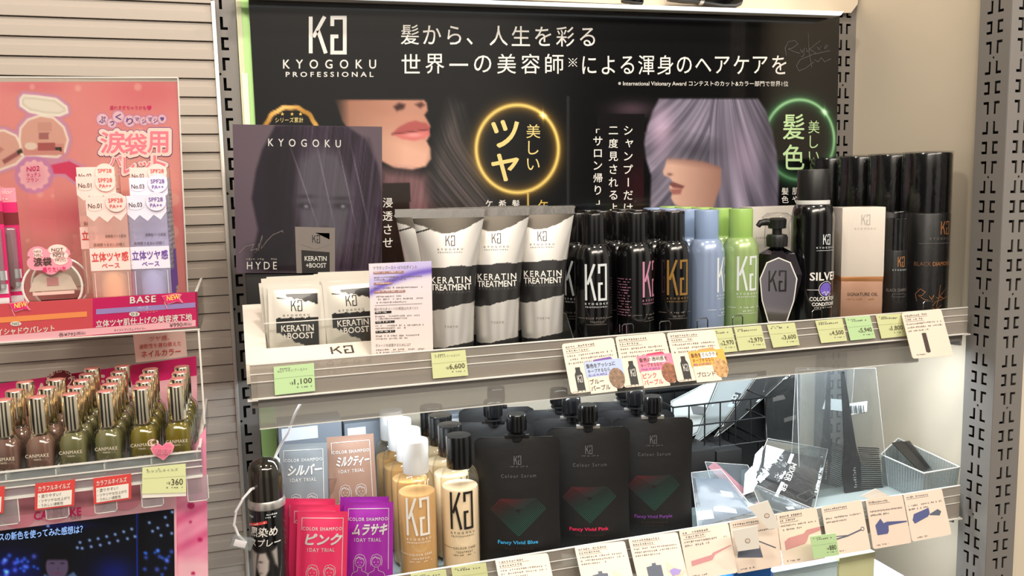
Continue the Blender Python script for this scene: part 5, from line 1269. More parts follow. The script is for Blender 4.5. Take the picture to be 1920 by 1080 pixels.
# clear ribbed tray at the right end
zr, zb_ = -545, -588
A, B, C_, D_ = [atz(x, y, zr) for x, y in ((1652, 852), (1732, 887), (1800, 876), (1684, 822))]
t = thing('clear_tray', 'clear ribbed tray with a dark comb at the right end of the lower shelf', 'tray', tuple(np.append(((A+B+C_+D_)/4)[:2], zb_)))
mb = MB()
cs = [A, B, C_, D_]; ctr = (A+B+C_+D_)/4
for p0, p1 in zip(cs, cs[1:]+cs[:1]):
    b0_, b1_ = p0.copy(), p1.copy(); sh = lambda p: np.array([ctr[0]+(p[0]-ctr[0])*.92, ctr[1]+(p[1]-ctr[1])*.92, zb_+.5])
    inn = (ctr-(p0+p1)/2); inn[2] = 0; inn = inn/np.linalg.norm(inn)*1.4
    mb.slab([p0, p1, sh(p1), sh(p0)], inn, 'tray_clear'); mb.tube([p0, p1], 1.1, 'acrylic_edge', 5)
    L = np.linalg.norm(p1-p0); n = int(L/5.2)
    for k in range(1, n):
        a = p0+(p1-p0)*k/n; mb.tube([a-inn*.4, sh(a)-inn*.4], .9, 'tray_clear', 4)
mb.slab([np.array([ctr[0]+(p[0]-ctr[0])*.92, ctr[1]+(p[1]-ctr[1])*.92, zb_]) for p in cs], (0, 0, 1.2), 'tray_clear'); mb.build('tray_body', t)
c0 = ctr+np.array([0, 0, -8]); t2 = thing('comb', 'dark comb lying slanted in the clear ribbed tray', 'comb', tuple(np.append(ctr[:2], zb_+2)))
q = quadmap(pxq((1672, 830, -175), (1706, 826, -168), (1748, 880, -215), (1726, 884, -222)), 0); mb = MB(); mb.slab([q(0, .98), q(.6, 1), q(.62, 0), q(0, .02)], (0, 2.5, 0), 'comb_black')
for k in range(26): v = .03+k*.037; mb.slab([q(.6, v), q(1, v+.01), q(1, v+.022), q(.6, v+.022)], (0, 2.2, 0), 'comb_black')
mb.build('blade', t2)
# clear comb packets at the front
def comb_pack(label, Q, comb_mt, lab):
    t = flat_pack('comb_packet', label, Q, 5, 'film_dense', lab); q = quadmap(Q, .4); mb = MB()
    if comb_mt:
        mb.slab([q(*p) for p in ((.18, .98), (.26, .98), (.8, .3), (.98, .02), (.93, .0), (.7, .26))], (0, 2, 0), comb_mt)
        for k in range(34): s_ = k/34; u0, v0 = .18+.5*s_, .98-.68*s_; mb.slab([q(u0, v0), q(u0-.14, v0-.10), q(u0-.136, v0-.112), q(u0+.006, v0-.012)], (0, 1.6, 0), comb_mt)
        mb.build('comb', t)
    return t
comb_pack('clear packet with a pink comb between the purple pouch and the whisk bag', pxq((1322, 866, -178), (1402, 872, -178), (1452, 968, -262), (1352, 960, -262)), 'comb_pink', [([(.5, .1), (.72, .1), (.7, .3), (.48, .34)], 'label_white')])
comb_pack('greyish clear packet at the front right beside the purple pouch, white labels', pxq((1296, 886, -205), (1352, 880, -205), (1424, 966, -280), (1310, 1000, -284)), None, [([(.1, .1), (.95, .1), (.95, .8), (.1, .9)], 'slate_print'), ([(.35, .28), (.7, .14), (.74, .3), (.4, .46)], 'label_white'), ([(.02, .2), (.3, .16), (.3, .3), (.02, .34)], 'label_white'), ([(.6, .5), (.8, .42), (.82, .52), (.62, .6)], 'label_white')])
comb_pack('clear packet lying over the front edge in front of the whisk bag', pxq((1408, 905, -252), (1468, 930, -252), (1540, 960, -283), (1440, 985, -284)), None, [([(.55, .3), (.7, .3), (.7, .4), (.55, .4)], 'label_white')])
# paper hang tabs
for lb, pts, hole in (('white paper hang tab folded over the lower rail, the upper of two', ((1402, 950), (1440, 938), (1463, 990), (1441, 992)), (1438, 967)), ('thin beige hang tab in front of the fan comb card', ((1373, 995), (1421, 985), (1424, 1028), (1384, 1034)), (1402, 1014)), ('white paper tab sticking up behind the brush card', ((1614, 930), (1642, 916), (1668, 930), (1640, 938)), None)):
    Yt = -322 if hole else -288.5
    mb = MB(); Q = [at(*p, Yt) for p in pts]; mb.slab(Q, (0, .4, 0), 'white_paper')
    if hole: mb.stroke([(hole[0]+4.5*math.cos(a), hole[1]+4*math.sin(a)) for a in np.linspace(0, 2*math.pi, 16, endpoint=False)], 1.0, pm(Yt-.2), 'grey_print', closed=True, seg=9); mb.poly([(hole[0]+4.2*math.cos(a), hole[1]+3.8*math.sin(a)) for a in np.linspace(0, 2*math.pi, 16, endpoint=False)], pm(Yt-.15), 'cream_card' if Yt < -300 else 'grey_print')
    tag(mb.build('hang_tab', loc=tuple(min(Q, key=lambda q: q[2]))), lb, 'hang tab')

# ------------------------------------------------------------------ boxes on the shelf below
mb = MB(); mb.box(10, 913, -281, -1, -812, -800, 'shelf_glass', .8); tag(mb.build('shelf', loc=(460, -140, -812)), 'lowest shelf, below the frame, carrying the pale boxes', 'shelf')
for mt_, x0, x1, yt, lb in (('blue_card', 1376, 1446, 1062, 'bright blue box under the lower rail'), ('ice_card', 1450, 1570, 1062, 'pale icy blue box under the lower rail'), ('sand_card', 1574, 1640, 1040, 'pale yellow-green box under the lower rail'), ('lilac_card', 1644, 1706, 1092, 'pale lilac box at the right end under the lower rail')):
    a = at(x0, yt, -268); b = at(x1, yt, -268); ztop = (a[2]+b[2])/2
    t = thing('carton', lb, 'box', ((a[0]+b[0])/2, -210, -800)); mb = MB(); mb.box(a[0], b[0], -268, -150, -800, ztop-8, mt_, .6); mb.build('body', t)
    mb = MB(); mb.box(a[0]-.4, b[0]+.4, -268.5, -149.5, ztop-8, ztop, mt_, .6); mb.build('lid', t)
# ------------------------------------------------------------------ left bay: pink cosmetics display
PKY = -122.0
def pink_ink(x, y):
    c = np.zeros(x.shape+(3,))+np.array([236, 150, 150.])
    c = mixc(c, (246, 190, 176), np.exp(-((x-250)/80)**2-((y-330)/60)**2)*.6); c = mixc(c, (224, 112, 124), np.exp(-((x-280)/90)**2-((y-170)/40)**2)*.7)
    c = mixc(c, (224, 120, 134), np.exp(-((x-60)/70)**2-((y-162)/14)**2)*.7); c = mixc(c, (216, 84, 108), np.exp(-((x-200)/150)**2-((y-405)/30)**2)*.6)
    for k in range(26):
        a, b, r = np.random.RandomState(k).rand(3); a = a*335; b = 155+b*400; r = 3+r*r*10; c = mixc(c, (250, 206, 190), soft(np.hypot(x-a, y-b)-r, 2)*.45)
    def blob(P, w, col, a=1.0, s=1.2): return mixc(c, col, soft(sd_poly(P, x, y)-w, s)*a)
    lid = [(38, 185), (44, 178), (70, 180), (105, 185), (125, 200), (127, 211), (112, 217), (85, 216), (55, 210), (38, 198)]
    base = [(38, 240), (52, 224), (75, 216), (100, 220), (120, 238), (128, 262), (122, 284), (108, 295), (60, 292), (40, 290), (36, 262)]
    base2 = [(-20, 245), (8, 244), (30, 254), (42, 276), (46, 292), (30, 308), (-20, 326)]
    c = blob(lid, 9, (222, 150, 120), .8); c = blob(base, 10, (222, 150, 120), .8); c = blob(base2, 10, (222, 150, 120), .8)
    c = blob(lid, 7.5, (214, 150, 190), .9); c = blob(base, 8.5, (214, 150, 190), .9); c = blob(base2, 8, (214, 150, 190), .9)
    for P in (base2, base): c = blob(P, 1.5, (250, 236, 224)); c = blob(P, -2.5, (226, 172, 160))
    c = blob(lid, 1.5, (250, 242, 232)); c = blob(lid, -3, (226, 214, 202)); c = blob(lid, -7, (240, 230, 220))
    c = mixc(c, (216, 146, 140), ((x > 45)*(x < 120)*(y > 270)*(y < 291))*.9); c = mixc(c, (238, 214, 200), soft(np.hypot((x-58)/12, (y-274)/7)-1, .1)); c = mixc(c, (178, 96, 96), ((x > 71)*(x < 104)*(y > 268)*(y < 282))*1.0); c = mixc(c, (70, 58, 50), ((x > 104)*(x < 115)*(y > 275)*(y < 283))*1.0)
    c = mixc(c, (176, 112, 112), ((x > 72)*(x < 92)*(y > 248)*(y < 262))*1.0); c = mixc(c, (206, 150, 140), ((x > 70)*(x < 96)*(y > 230)*(y < 247))*.6)
    c = mixc(c, (160, 96, 96), soft(sd_poly([(4, 300), (34, 282), (38, 290), (8, 308)], x, y), 1)); c = mixc(c, (64, 58, 46), soft(sd_poly([(31, 283), (40, 278), (43, 286), (34, 290)], x, y), 1)); c = mixc(c, (196, 130, 124), soft(sd_poly([(-20, 262), (8, 280), (-10, 296)], x, y), 1)*.8)
    # flower badge and ribbon
    a = np.arctan2(y-328, x-64); q = np.hypot((x-64)/1.05, y-328); 
    rib = [(92, 310), (130, 302), (160, 318), (160, 345), (140, 340), (122, 326), (98, 326)]
    c = blob(rib, 6, (214, 150, 190), .8); c = blob(rib, 0, (222, 70, 110)); c = mixc(c, (206, 140, 190), soft(q-35, 1.5)*.9); c = mixc(c, (250, 190, 200), soft(q-27-1.6*np.cos(a*12), 1)); c = mixc(c, (238, 160, 186), soft(q-20, 5)*.5)
    # headline bubbles
    for bx, by, r in ((192, 224, 11), (210, 231, 9), (222, 219, 11), (243, 227, 11), (257, 224, 8), (270, 227, 8), (281, 224, 8), (292, 226, 8), (304, 223, 8)):
        c = mixc(c, (196, 120, 170), soft(np.hypot(x-bx, y-by)-r-1.5, 1)); c = mixc(c, (246, 206, 222), soft(np.hypot(x-bx, y-by)-r, 1))
    return np.clip(c, 0, 255)
t = thing('palette_poster', 'pink poster with an open eyeshadow compact, standing behind the left display', 'poster', tuple(at(170, 560, PKY)))
PQ = qpx(PKY, (-60, 153.5), (333, 153), (352, 575), (-60, 600))
mb = MB(); art(mb, PQ, 200, 210, pink_ink, 'print_satin'); mb.slab([q+np.array([0, .3, 0]) for q in PQ], (0, 1.5, 0), 'white_paper')
lp = pm(PKY-.4)
px_text(mb, '盛れすぎちゃうかも♥', 206, 198, 78, 8.5, 'magenta', mp=lp, bold=.01)
for ch, x, y, h in (('ぷ', 192, 224, 12), ('っ', 210, 231, 8), ('く', 222, 219, 11), ('り', 243, 227, 12), ('マ', 257, 224, 7), ('シ', 270, 227, 8), ('マ', 281, 224, 7), ('シ', 292, 226, 8), ('♥', 304, 223, 7)): px_text(mb, ch, x-h/2, y-h/2, h, h, 'purple_print', mp=lp, bold=.02)
lp2 = pm(PKY-.8); lp3 = pm(PKY-1.1)
for b_, mt_, mp_ in ((.13, 'purple_print', lp), (.115, 'badge_pink', lp2), (.03, 'soft_rose', lp3)):
    for ch, x, w, y, h in (('涙', 189, 46, 247, 40), ('袋', 234, 41, 251, 39), ('用', 277, 38, 247, 39), ('パ', 206, 22, 293, 18), ('レ', 232, 20, 296, 29), ('ッ', 262, 20, 304, 14), ('ト', 288, 22, 292, 30)):
        d = (b_-.03)*h*.9; px_text(mb, ch, x-d, y-d, w+2*d, h+2*d, mt_, mp=mp_, bold=b_)
px_text(mb, 'N02', 50, 313, 24, 9, 'magenta', mp=lp, bold=.01, slope=-.1); px_text(mb, 'チュチュ', 50, 325, 26, 8, 'magenta', mp=lp, slope=-.1); px_text(mb, 'ブラン', 50, 334, 22, 8, 'magenta', mp=lp, slope=-.1)
mb.build('print_panel', t)
mb = MB(); AQ = qpx(PKY-2, (-60, 144.5), (333.5, 146), (353, 575), (-60, 600)); mb.slab(AQ, (0, 1.2, 0), 'acrylic')
for p0, p1 in ((AQ[0], AQ[1]), (AQ[1], AQ[2])): mb.tube([p0, p1], .8, 'acrylic_edge', 5)
mb.build('clear_cover', t)

# upper clear step with magenta fascia
FY = -262.0
fz0 = at(370, 612, FY)[2]; fz1 = at(370, 548, FY)[2]
t = thing('cosmetics_display', 'clear acrylic cosmetics stand with magenta and coral fascia in the left bay', 'display stand', (-150, -200, fz0))
fq = qpx(FY, (-60, 573.5), (370, 547), (371, 612.5), (-60, 649))
mb = MB(); split = .0
def onq(Q, e): return quadmap(Q, e)
q = onq(fq, 0); mb.slab([q(0, 0), q(.525, 0), q(.525, 1), q(0, 1)], (0, 1.2, 0), 'coral'); mb.slab([q(.525, 0), q(1, 0), q(1, 1), q(.525, 1)], (0, 1.2, 0), 'magenta')
q = onq(fq, .3); mb.slab([q(0, .02), q(.99, .02), q(.99, .2), q(0, .2)], (0, .1, 0), 'light_pink'); mb.slab([q(.04, .52), (q(.5, .52)), q(.5, .66), q(.04, .66)], (0, .1, 0), 'orange_bar'); mb.slab([q(.54, .56), q(.99, .56), q(.99, .70), q(.54, .70)], (0, .1, 0), 'lavender')
fp = pm(FY-.6)
px_text(mb, 'BASE', 244, 557, 48, 12, 'white_print', mp=fp, bold=.035, slope=-.06, sp=1.2); px_text(mb, 'ベース', 259, 575, 19, 6, 'white_print', mp=fp, slope=-.06)
px_text(mb, '立体ツヤ肌仕上げの美容液下地', 180, 601, 180, 13, 'white_print', mp=fp, bold=.03, slope=-.075); px_text(mb, '¥990', 318, 606, 24, 8, 'brown_print', mp=fp, slope=-.07); px_text(mb, '(税込)', 343, 605, 16, 7, 'brown_print', mp=fp, slope=-.07)
px_text(mb, 'イシャドウパレット', -5, 617, 107, 12, 'white_print', mp=fp, bold=.03, slope=-.07); px_text(mb, '各¥792', 110, 624, 32, 8, 'brown_print', mp=fp, slope=-.07); px_text(mb, '(税込)', 143, 622, 17, 7, 'brown_print', mp=fp, slope=-.07)
for x, y, w, tx in ((20, 603, 19, 'N02'), (243, 585, 18, '03')):
    mb.poly(ell(x+w/2, y+4, w/2+1, 4.4), pm(FY-.45), 'white_print'); px_text(mb, tx, x+3, y+1.5, w-6, 5, 'brown_print', mp=fp)
px_text(mb, 'ペールブルー', 262, 582, 34, 6, 'soft_pink', mp=fp, slope=-.06); px_text(mb, 'モイストプリズムプライマー', 214, 617, 60, 4.6, 'brown_print', mp=fp, slope=-.06)
for x, y in ((17, 566), (303, 552)):
    f2 = pm(FY-1.0); f3 = pm(FY-1.3)
    P_ = [(x, y+3), (x+12, y+1), (x+26, y-2), (x+38, y), (x+34, y+6), (x+41, y+16), (x+28, y+14), (x+12, y+19), (x+5, y+12)]
    mb.slab([f2(*p) for p in P_], (0, .3, 0), 'soft_pink'); mb.slab([f3(x+2+(a-x-2)*.86+1.2, y+1.5+(b-y)*.82) for a, b in P_], (0, .2, 0), 'magenta'); px_text(mb, 'NEW', x+10, y+3, 23, 9, 'yellow_print', mp=pm(FY-1.6), bold=.02, slope=-.15)
    mb.stroke([(x+5, y+14), (x+11, y+27)], 2, f2, 'soft_pink', seg=50)
mb.build('fascia', t)
mb = MB(); fz = fz0+13
X0 = -360; X1 = at(371, 600, FY)[0]
mb.box(X0, X1, FY+1.5, PKY-4, fz-2, fz, 'acrylic'); mb.box(X0, X1+1.5, FY-1.2, FY-.2, fz0-3, fz1+1, 'acrylic'); mb.box(X0, X1+1.5, FY-1.4, FY, fz0-3.4, fz0-2.2, 'acrylic_edge')
mb.box(X1-1, X1+1, FY, PKY, fz-20, fz+22, 'acrylic'); mb.box(X1-1.2, X1+1.2, FY, PKY, fz+21.2, fz+22.2, 'acrylic_edge')
mb.build('upper_step', t)

# base cartons
def base_carton(label, film, fluid, num, ink, badge, x, y, z0, rz):
    t = thing('base_carton', label, 'carton', (x, y, z0), rz, 'primer cartons on the left display')
    w, h = 18.0, 118.0
    mb = MB(); mb.box(-w, w, -13, 13, 0, h, film, .8)
    f = flat(-13.3); g = flat(-13.6)
    mb.poly([(-w, h), (w, h), (w, h-16), (12, h-24), (6, h-19), (0, h-25), (-7, h-19), (-12, h-24), (-w, h-18)], f, badge)
    mb.poly(ell(-10, h-9, 8, 5), g, 'badge_pink' if 'pink' in badge else 'badge_lilac'); mb.text('No.'+num, flat(-13.9), -16, h-11, 12, 4.4, 'brown_print', .01)
    mb.poly([(-w, 46), (w, 46), (w, 68), (-w, 68)], f, 'badge_pink' if film == 'carton_pink' else 'badge_lilac')
    mb.text('長時間うるおいが続く', g, -14, 69.5, 28, 3.4, 'brown_print', .0); mb.text('立体ツヤ感', g, -16.5, 55, 33, 9, ink, .03); mb.text('ベース', g, -8, 48.5, 16, 4.4, ink, .03); mb.text('高輝度パール配合', g, -3, 78, 19, 3, 'brown_print', .0)
    mb.stroke([(-15, 2), (-15, 44)], .5, f, badge, seg=20); mb.stroke([(15, 2), (15, 44)], .5, f, badge, seg=20)
    s_ = lambda u, v: (w+.3, u, v)
    for k in range(14): mb.micro(s_, -11, h-14-k*4.6, 22, 2.2, 'grey_print', k)
    mb.poly([(-13, 5), (13, 5), (13, 44), (-13, 44)], s_, 'purple_print' if film != 'carton_pink' else 'soft_pink')
    mb.build('box', t, local=True)
    mb = MB(); mb.lathe([(11, 1), (12, 2), (12, 44), (10, 50), (9, 52), (9, 62), (0, 62)], fluid, 28); mb.build('fluid_bottle', t, local=True)
    mb = MB(); mb.lathe([(9.4, 0), (9.4, .6), (8.8, .8), (8.8, .65), (0, .65)], badge, 28, axis='Y', c=(9, -14, h-6)); k_ = flat(-15.0); mb.text('SPF28', k_, 2.5, h-6, 13, 4, ink, .01); mb.text('PA++', k_, 3.5, h-11.5, 11, 3.6, ink, .01); mb.build('badge', t, local=True)
    return t
cz = fz
def bc(lb, film, fluid, num, ink, badge, px_, Yb, dz=0):
    X = at(px_, 480, Yb)[0]; return base_carton(lb, film, fluid, num, ink, badge, X, Yb, cz+dz, -4)
bc('front primer carton No.01 with pink badge, left column', 'carton_pink', 'cream_fluid', '01', 'red_print', 'badge_pink', 212, -236, 0)
bc('second primer carton No.01 in the left column', 'carton_pink', 'cream_fluid', '01', 'red_print', 'badge_pink', 196, -206, 20)
bc('rear primer carton No.02 in the left column', 'carton_pink', 'cream_fluid', '02', 'red_print', 'badge_pink', 197, -176, 30)
bc('front lilac primer carton No.03, right column', 'carton_lilac', 'blue_fluid', '03', 'purple_print', 'badge_lilac', 286, -236, 0)
bc('second lilac primer carton No.03, right column', 'carton_lilac', 'blue_fluid', '03', 'purple_print', 'badge_lilac', 292, -206, 18)
bc('rear pink primer carton No.02 in the right column', 'carton_pink', 'cream_fluid', '02', 'red_print', 'badge_pink', 293, -176, 29)
# round compacts
for i, (px_, py_, Yb, lb) in enumerate(((101, 536, -232, 'front round eyeshadow compact in clear case with pink cloud sticker'), (116, 530, -205, 'round eyeshadow compact just behind the one with the cloud sticker'))):
    c = at(px_, py_, Yb); t = thing('compact', lb, 'compact', (c[0], c[1], c[2]), 4, 'round compacts')
    mb = MB(); mb.lathe([(25.6, 0), (26.4, 1), (26.4, 8), (25.6, 9), (0, 9)], 'acrylic', 44, axis='Y'); mb.lathe([(25.6, 8.8), (26.6, 9.2), (25.4, 9.6), (24.6, 9.2)], 'acrylic_edge', 44, axis='Y', cap=False); mb.build('case', t, local=True)
    mb = MB(); P_ = [(-21, -4), (-16, 9), (-8, 15), (8, 15), (16, 9), (21, -4)]; mb.slab([(a, -5.5, b) for a, b in P_], (0, 3, 0), 'plastic_cream'); mb.slab([(a, -6, b) for a, b in ((-18, -8), (18, -8), (18, -5), (-18, -5))], (0, 2, 0), 'badge_pink'); pl_ = mb.build('palette', t, local=True); mb = MB(); mb.slab([(a, -6, b) for a, b in ((-5, 1), (5, 1), (5, 9), (-5, 9))], (0, 1, 0), 'dull_pink'); mb.build('powder_pan', pl_, local=True)
    if i == 0:
        mb = MB(); cl = []
        for cx, cy, r, a0, a1 in ((-10, 31, 9, 40, 180), (-13, 24, 7, 120, 260), (0, 19, 7, 200, 340), (12, 23, 7, 250, 420), (9, 31, 9, 0, 140)): cl += [(cx+r*math.cos(math.radians(a)), cy+r*math.sin(math.radians(a))) for a in np.linspace(a0, a1, 7)]
        mb.slab([(a, -11, b) for a, b in cl], (0, .4, 0), 'soft_pink')
        for cx, cy, rx, ry in ((7, 36, 8, 5), (8, 30, 8, 4.4), (9, 25, 6, 4), (-10, 35, 4, 3), (-10, 31, 4, 2)): mb.poly(ell(cx, cy, rx, ry), flat(-11.3), 'badge_pink')
        k_ = flat(-11.6); mb.text('NOT', k_, 2, 34.5, 10, 3, 'brown_print', .01); mb.text('NOT', k_, 3, 29, 10, 3, 'brown_print', .01); mb.text('ナチュラル', k_, 4, 24, 10, 2.6, 'brown_print', .0); mb.text('N02', k_, -13, 34, 6, 2, 'brown_print'); mb.text('N02', k_, -13, 30.2, 6, 2, 'brown_print')
        mb.text('涙袋', k_, -14, 21, 15, 8, 'brown_print', .04); mb.text('盛りたい方', k_, -7, 14.6, 20, 5, 'magenta', .03); mb.build('cloud_sticker', t, local=True)
# magenta blister packs at the far left
for i, (px_, Yb, lb) in enumerate(((-2, -232, 'front magenta eyeliner pack at the left edge of the pink display'), (26, -215, 'second magenta eyeliner pack, right of the front one'))):
    a = at(px_, 560, Yb); zt_ = at(px_, 352 if i else 349, Yb)[2]; t = thing('blister_pack', lb, 'packet', (a[0], Yb, cz), 6, 'magenta blister packs')
    mb = MB(); H_ = zt_-cz; mb.box(-10, 10, -2, 2, 0, H_-14, 'magenta'); mb.box(-10, 10, -2.1, 2.1, H_-14, H_, 'soft_pink'); mb.box(-10.1, 10.1, -2.2, 2.2, H_-36, H_-24, 'deep_red'); f = flat(-2.5)
    mb.text('Color', f, -8, H_-6, 15, 4, 'badge_pink', .0, slant=.3); mb.micro(f, -7, H_-12, 13, 2.5, 'badge_pink', 3)
    for k in range(3): mb.box(-9, 9, -2.6, -2.2, 14+k*13, 23+k*13, 'label_white')
    mb.build('card', t, local=True); mb = MB(); mb.box(-8, 8, -9, -2.4, 30, H_-38, 'tray_clear', 3); mb.build('bubble', t, local=True); mb = MB(); mb.lathe([(2, 30), (3.4, 32), (3.4, H_-62), (2, H_-44)], 'deep_red', 16, c=(0, -5.5, 0)); mb.build('pencil', t, local=True)

# ------------------------------------------------------------------ nail polish step
NY = -345.0
nz = -391.0
t = thing('nail_display', 'clear stepped tray full of nail polish in the left bay', 'display stand', (-160, -230, nz-40))
Xr = at(377, 880, NY)[0]; mb = MB()
mb.box(X0, Xr, NY+4, -150, nz-2, nz-.3, 'tray_clear'); mb.box(X0, Xr+1, NY+2, NY+4, nz-16, nz+6, 'tray_clear'); mb.box(X0, Xr+1, NY+1.6, NY+4.2, nz+5.6, nz+6.8, 'acrylic_edge'); mb.box(X0, Xr+1, NY-2, NY+4, nz-17.5, nz-16, 'acrylic_edge'); mb.box(X0, Xr, NY-.5, NY+.5, nz-33, nz-16, 'acrylic')
for k in (-2, -8): mb.box(X0, Xr+1, NY+1.2, NY+2, nz+k-.5, nz+k+.5, 'acrylic_edge')
mb.box(Xr-1, Xr+1, NY+2, -150, nz-14, nz+10, 'tray_clear'); mb.box(Xr-1.2, Xr+1.2, NY+2, -150, nz+9.4, nz+10.4, 'acrylic_edge')
for k in range(9): x = Xr-3-k*39; mb.box(x-.6, x+.6, NY+2, -150, nz-1, nz+4, 'acrylic_edge'); mb.box(x-10, x+8, NY-1.2, NY-.4, nz-40, nz-16.5, 'tray_clear', .4); mb.tube([(x-10, NY-1, nz-16), (x-10, NY-1, nz-39), (x-8, NY-1, nz-40), (x+6, NY-1, nz-40), (x+8, NY-1, nz-38), (x+8, NY-1, nz-16)], .45, 'acrylic_edge', 4)
mb.build('tray', t)
mb = MB(); mb.box(X1-.8, X1+1, FY-1.2, FY, nz+10.5, fz0-3.6, 'acrylic_edge'); mb.build('side_post', t)
BKY = -168.0; mb = MB(); bq = qpx(BKY, (-60, 728), (368, 668), (369, 704), (-60, 768)); mb.slab(bq, (0, 1.5, 0), 'magenta'); wq = qpx(BKY-.1, (-60, 768), (369, 704), (370, 760), (-60, 830)); mb.slab(wq, (0, 1.5, 0), 'light_pink')
bp = pm(BKY-.5)
for i, ch in enumerate('CANMAKE'): px_text(mb, ch, 48+i*21.7, 722.5-i*3.1, 17, 23, 'badge_pink', mp=bp, bold=.06)
px_text(mb, 'TOKYO', 177, 724, 30, 6, 'light_pink', mp=bp, slope=-.1, sp=1.4)
mb.build('backboard', t)
mb = MB(); c = at(115, 722, BKY-8); mb.lathe([(15.6, 0), (16, .6), (0, .6)], 'deep_red', 40, axis='Y', c=c); sp_ = pm(c[1]-1.0)
px_text(mb, 'N12', 98, 709, 36, 18, 'badge_pink', mp=sp_, slant=.2, slope=-.06)
for i, ch in enumerate('LIMITED COLOR'):
    a = math.radians(168-i*12.5); cx, cy = 115+27*math.cos(a), 722-27*math.sin(a)-0
    if ch != ' ': px_text(mb, ch, cx-2.2, cy-3, 4.4, 6, 'badge_pink', mp=sp_, bold=.02)
for k in range(7): a = math.radians(25+k*22); mb.stroke([(115+6*math.cos(a), 745-6*math.sin(a)), (115+11*math.cos(a), 745-11*math.sin(a))], 1.4, sp_, 'badge_pink', seg=20)
mb.build('round_sticker', t)
mb = MB(); nq = qpx(-200, (249, 626), (347, 618), (351, 668), (255, 680)); mb.slab(nq, (0, .6, 0), 'badge_pink'); np_ = pm(-200.4)
px_text(mb, 'ツヤ感、', 280, 631, 38, 9, 'red_print', mp=np_, slope=-.07); px_text(mb, '速乾性を兼ね備えた', 261, 646, 79, 9, 'red_print', mp=np_, slope=-.09); px_text(mb, 'ネイルカラー', 265, 659, 74, 12, 'red_print', mp=np_, bold=.02, slope=-.09)
tag(mb.build('nail_card', loc=tuple(nq[2])), 'small pale pink card with red Japanese text above the nail polish', 'card')
# polish bottles
def nail(label, pol):
    t = thing('nail_polish', label, 'nail polish', (0, 0, 0), -6, 'gold-capped nail polish bottles')
    def body(s_, z0, z1, zs, inset=0.0):
        P = []; n = 28
        for r, z in ((11.4, z0), (12.8, z0+1.2), (13, zs-7), (11.5, zs-1.5), (8.6, zs+2.2), (6.4, z1)):
            k = 3.6 if z < zs+2 else 2.6
            a = np.linspace(0, 2*math.pi, n, endpoint=False); cx, sy = np.cos(a), np.sin(a); d = (np.abs(cx)**k+np.abs(sy)**k)**(-1/k); P.append(np.stack([cx*d*(r-inset), sy*d*(r-inset), np.full(n, z)], -1))
        return np.array(P)
    mb = MB(); P = body(1, 0, 36, 30); mb.grid(P, 'glass_shell', wrap=True); mb.add(P[0], [tuple(range(28))[::-1]], 'glass_shell')
    f = flat(-13.25); mb.text('CANMAKE', f, -9.5, 14, 19, 3.1, 'ink_cream', .008, 1.1); mb.text('TOKYO', f, -3, 11.2, 6, 1.5, 'ink_cream', .0); mb.micro(f, -7, 5, 14, 1.6, 'grey_print', 2); mb.build('glass', t, local=True, sharp=50)
    mb = MB(); P = body(1, 3, 33, 29, 1.8); P = P[:5]; mb.grid(P, pol, wrap=True); mb.add(P[0], [tuple(range(28))[::-1]], pol); mb.add(P[-1], [tuple(range(28))], pol); mb.build('polish', t, local=True, sharp=50)
    mb = MB(); mb.lathe([(7.6, 33.4), (7.8, 34), (7.7, 65), (7.2, 65.8)], 'gold_chrome', 36); c_ = mb.build('cap', t, local=True); mb = MB(); mb.lathe([(7.3, 65.7), (6.6, 66.2), (0, 66.2)], 'cap_top', 36); mb.build('cap_disc', c_, local=True); return t
mat('cap_top', (226, 150, 140), .35, metal=.4)
caps = [(6, 754, 'polish_brown', 3), (70, 748, 'polish_mauve', 3), (132, 741, 'polish_khaki', 5), (198, 734, 'polish_khaki', 5), (264, 727, 'polish_olive', 4), (329, 719, 'polish_olive', 4)]
nm = ('brown polish, leftmost column cut by the frame edge', 'mauve-brown polish, second column from the left', 'khaki polish, third column from the left', 'khaki polish, fourth column from the left', 'olive polish, second column from the right', 'olive polish, rightmost column by the tray wall')
protos = {}
for i, (x, y, pol, n) in enumerate(caps):
    X = at(x, y, -322)[0]; sx = -.06
    for k in range(n):
        od = 'front bottle' if k == 0 else ('second bottle from the front', 'third bottle from the front', 'fourth bottle from the front', 'rearmost bottle')[k-1]
        lb = f'{od} of {nm[i]}'; loc = (X+k*(1.0 if i < 2 else .2), -322+29.5*k*(1.0 if n > 3 else 1.25), nz)
        if pol in protos: dup(protos[pol], loc, -6+k*5, lb)
        else: protos[pol] = put(nail(lb, pol), *loc, -6)
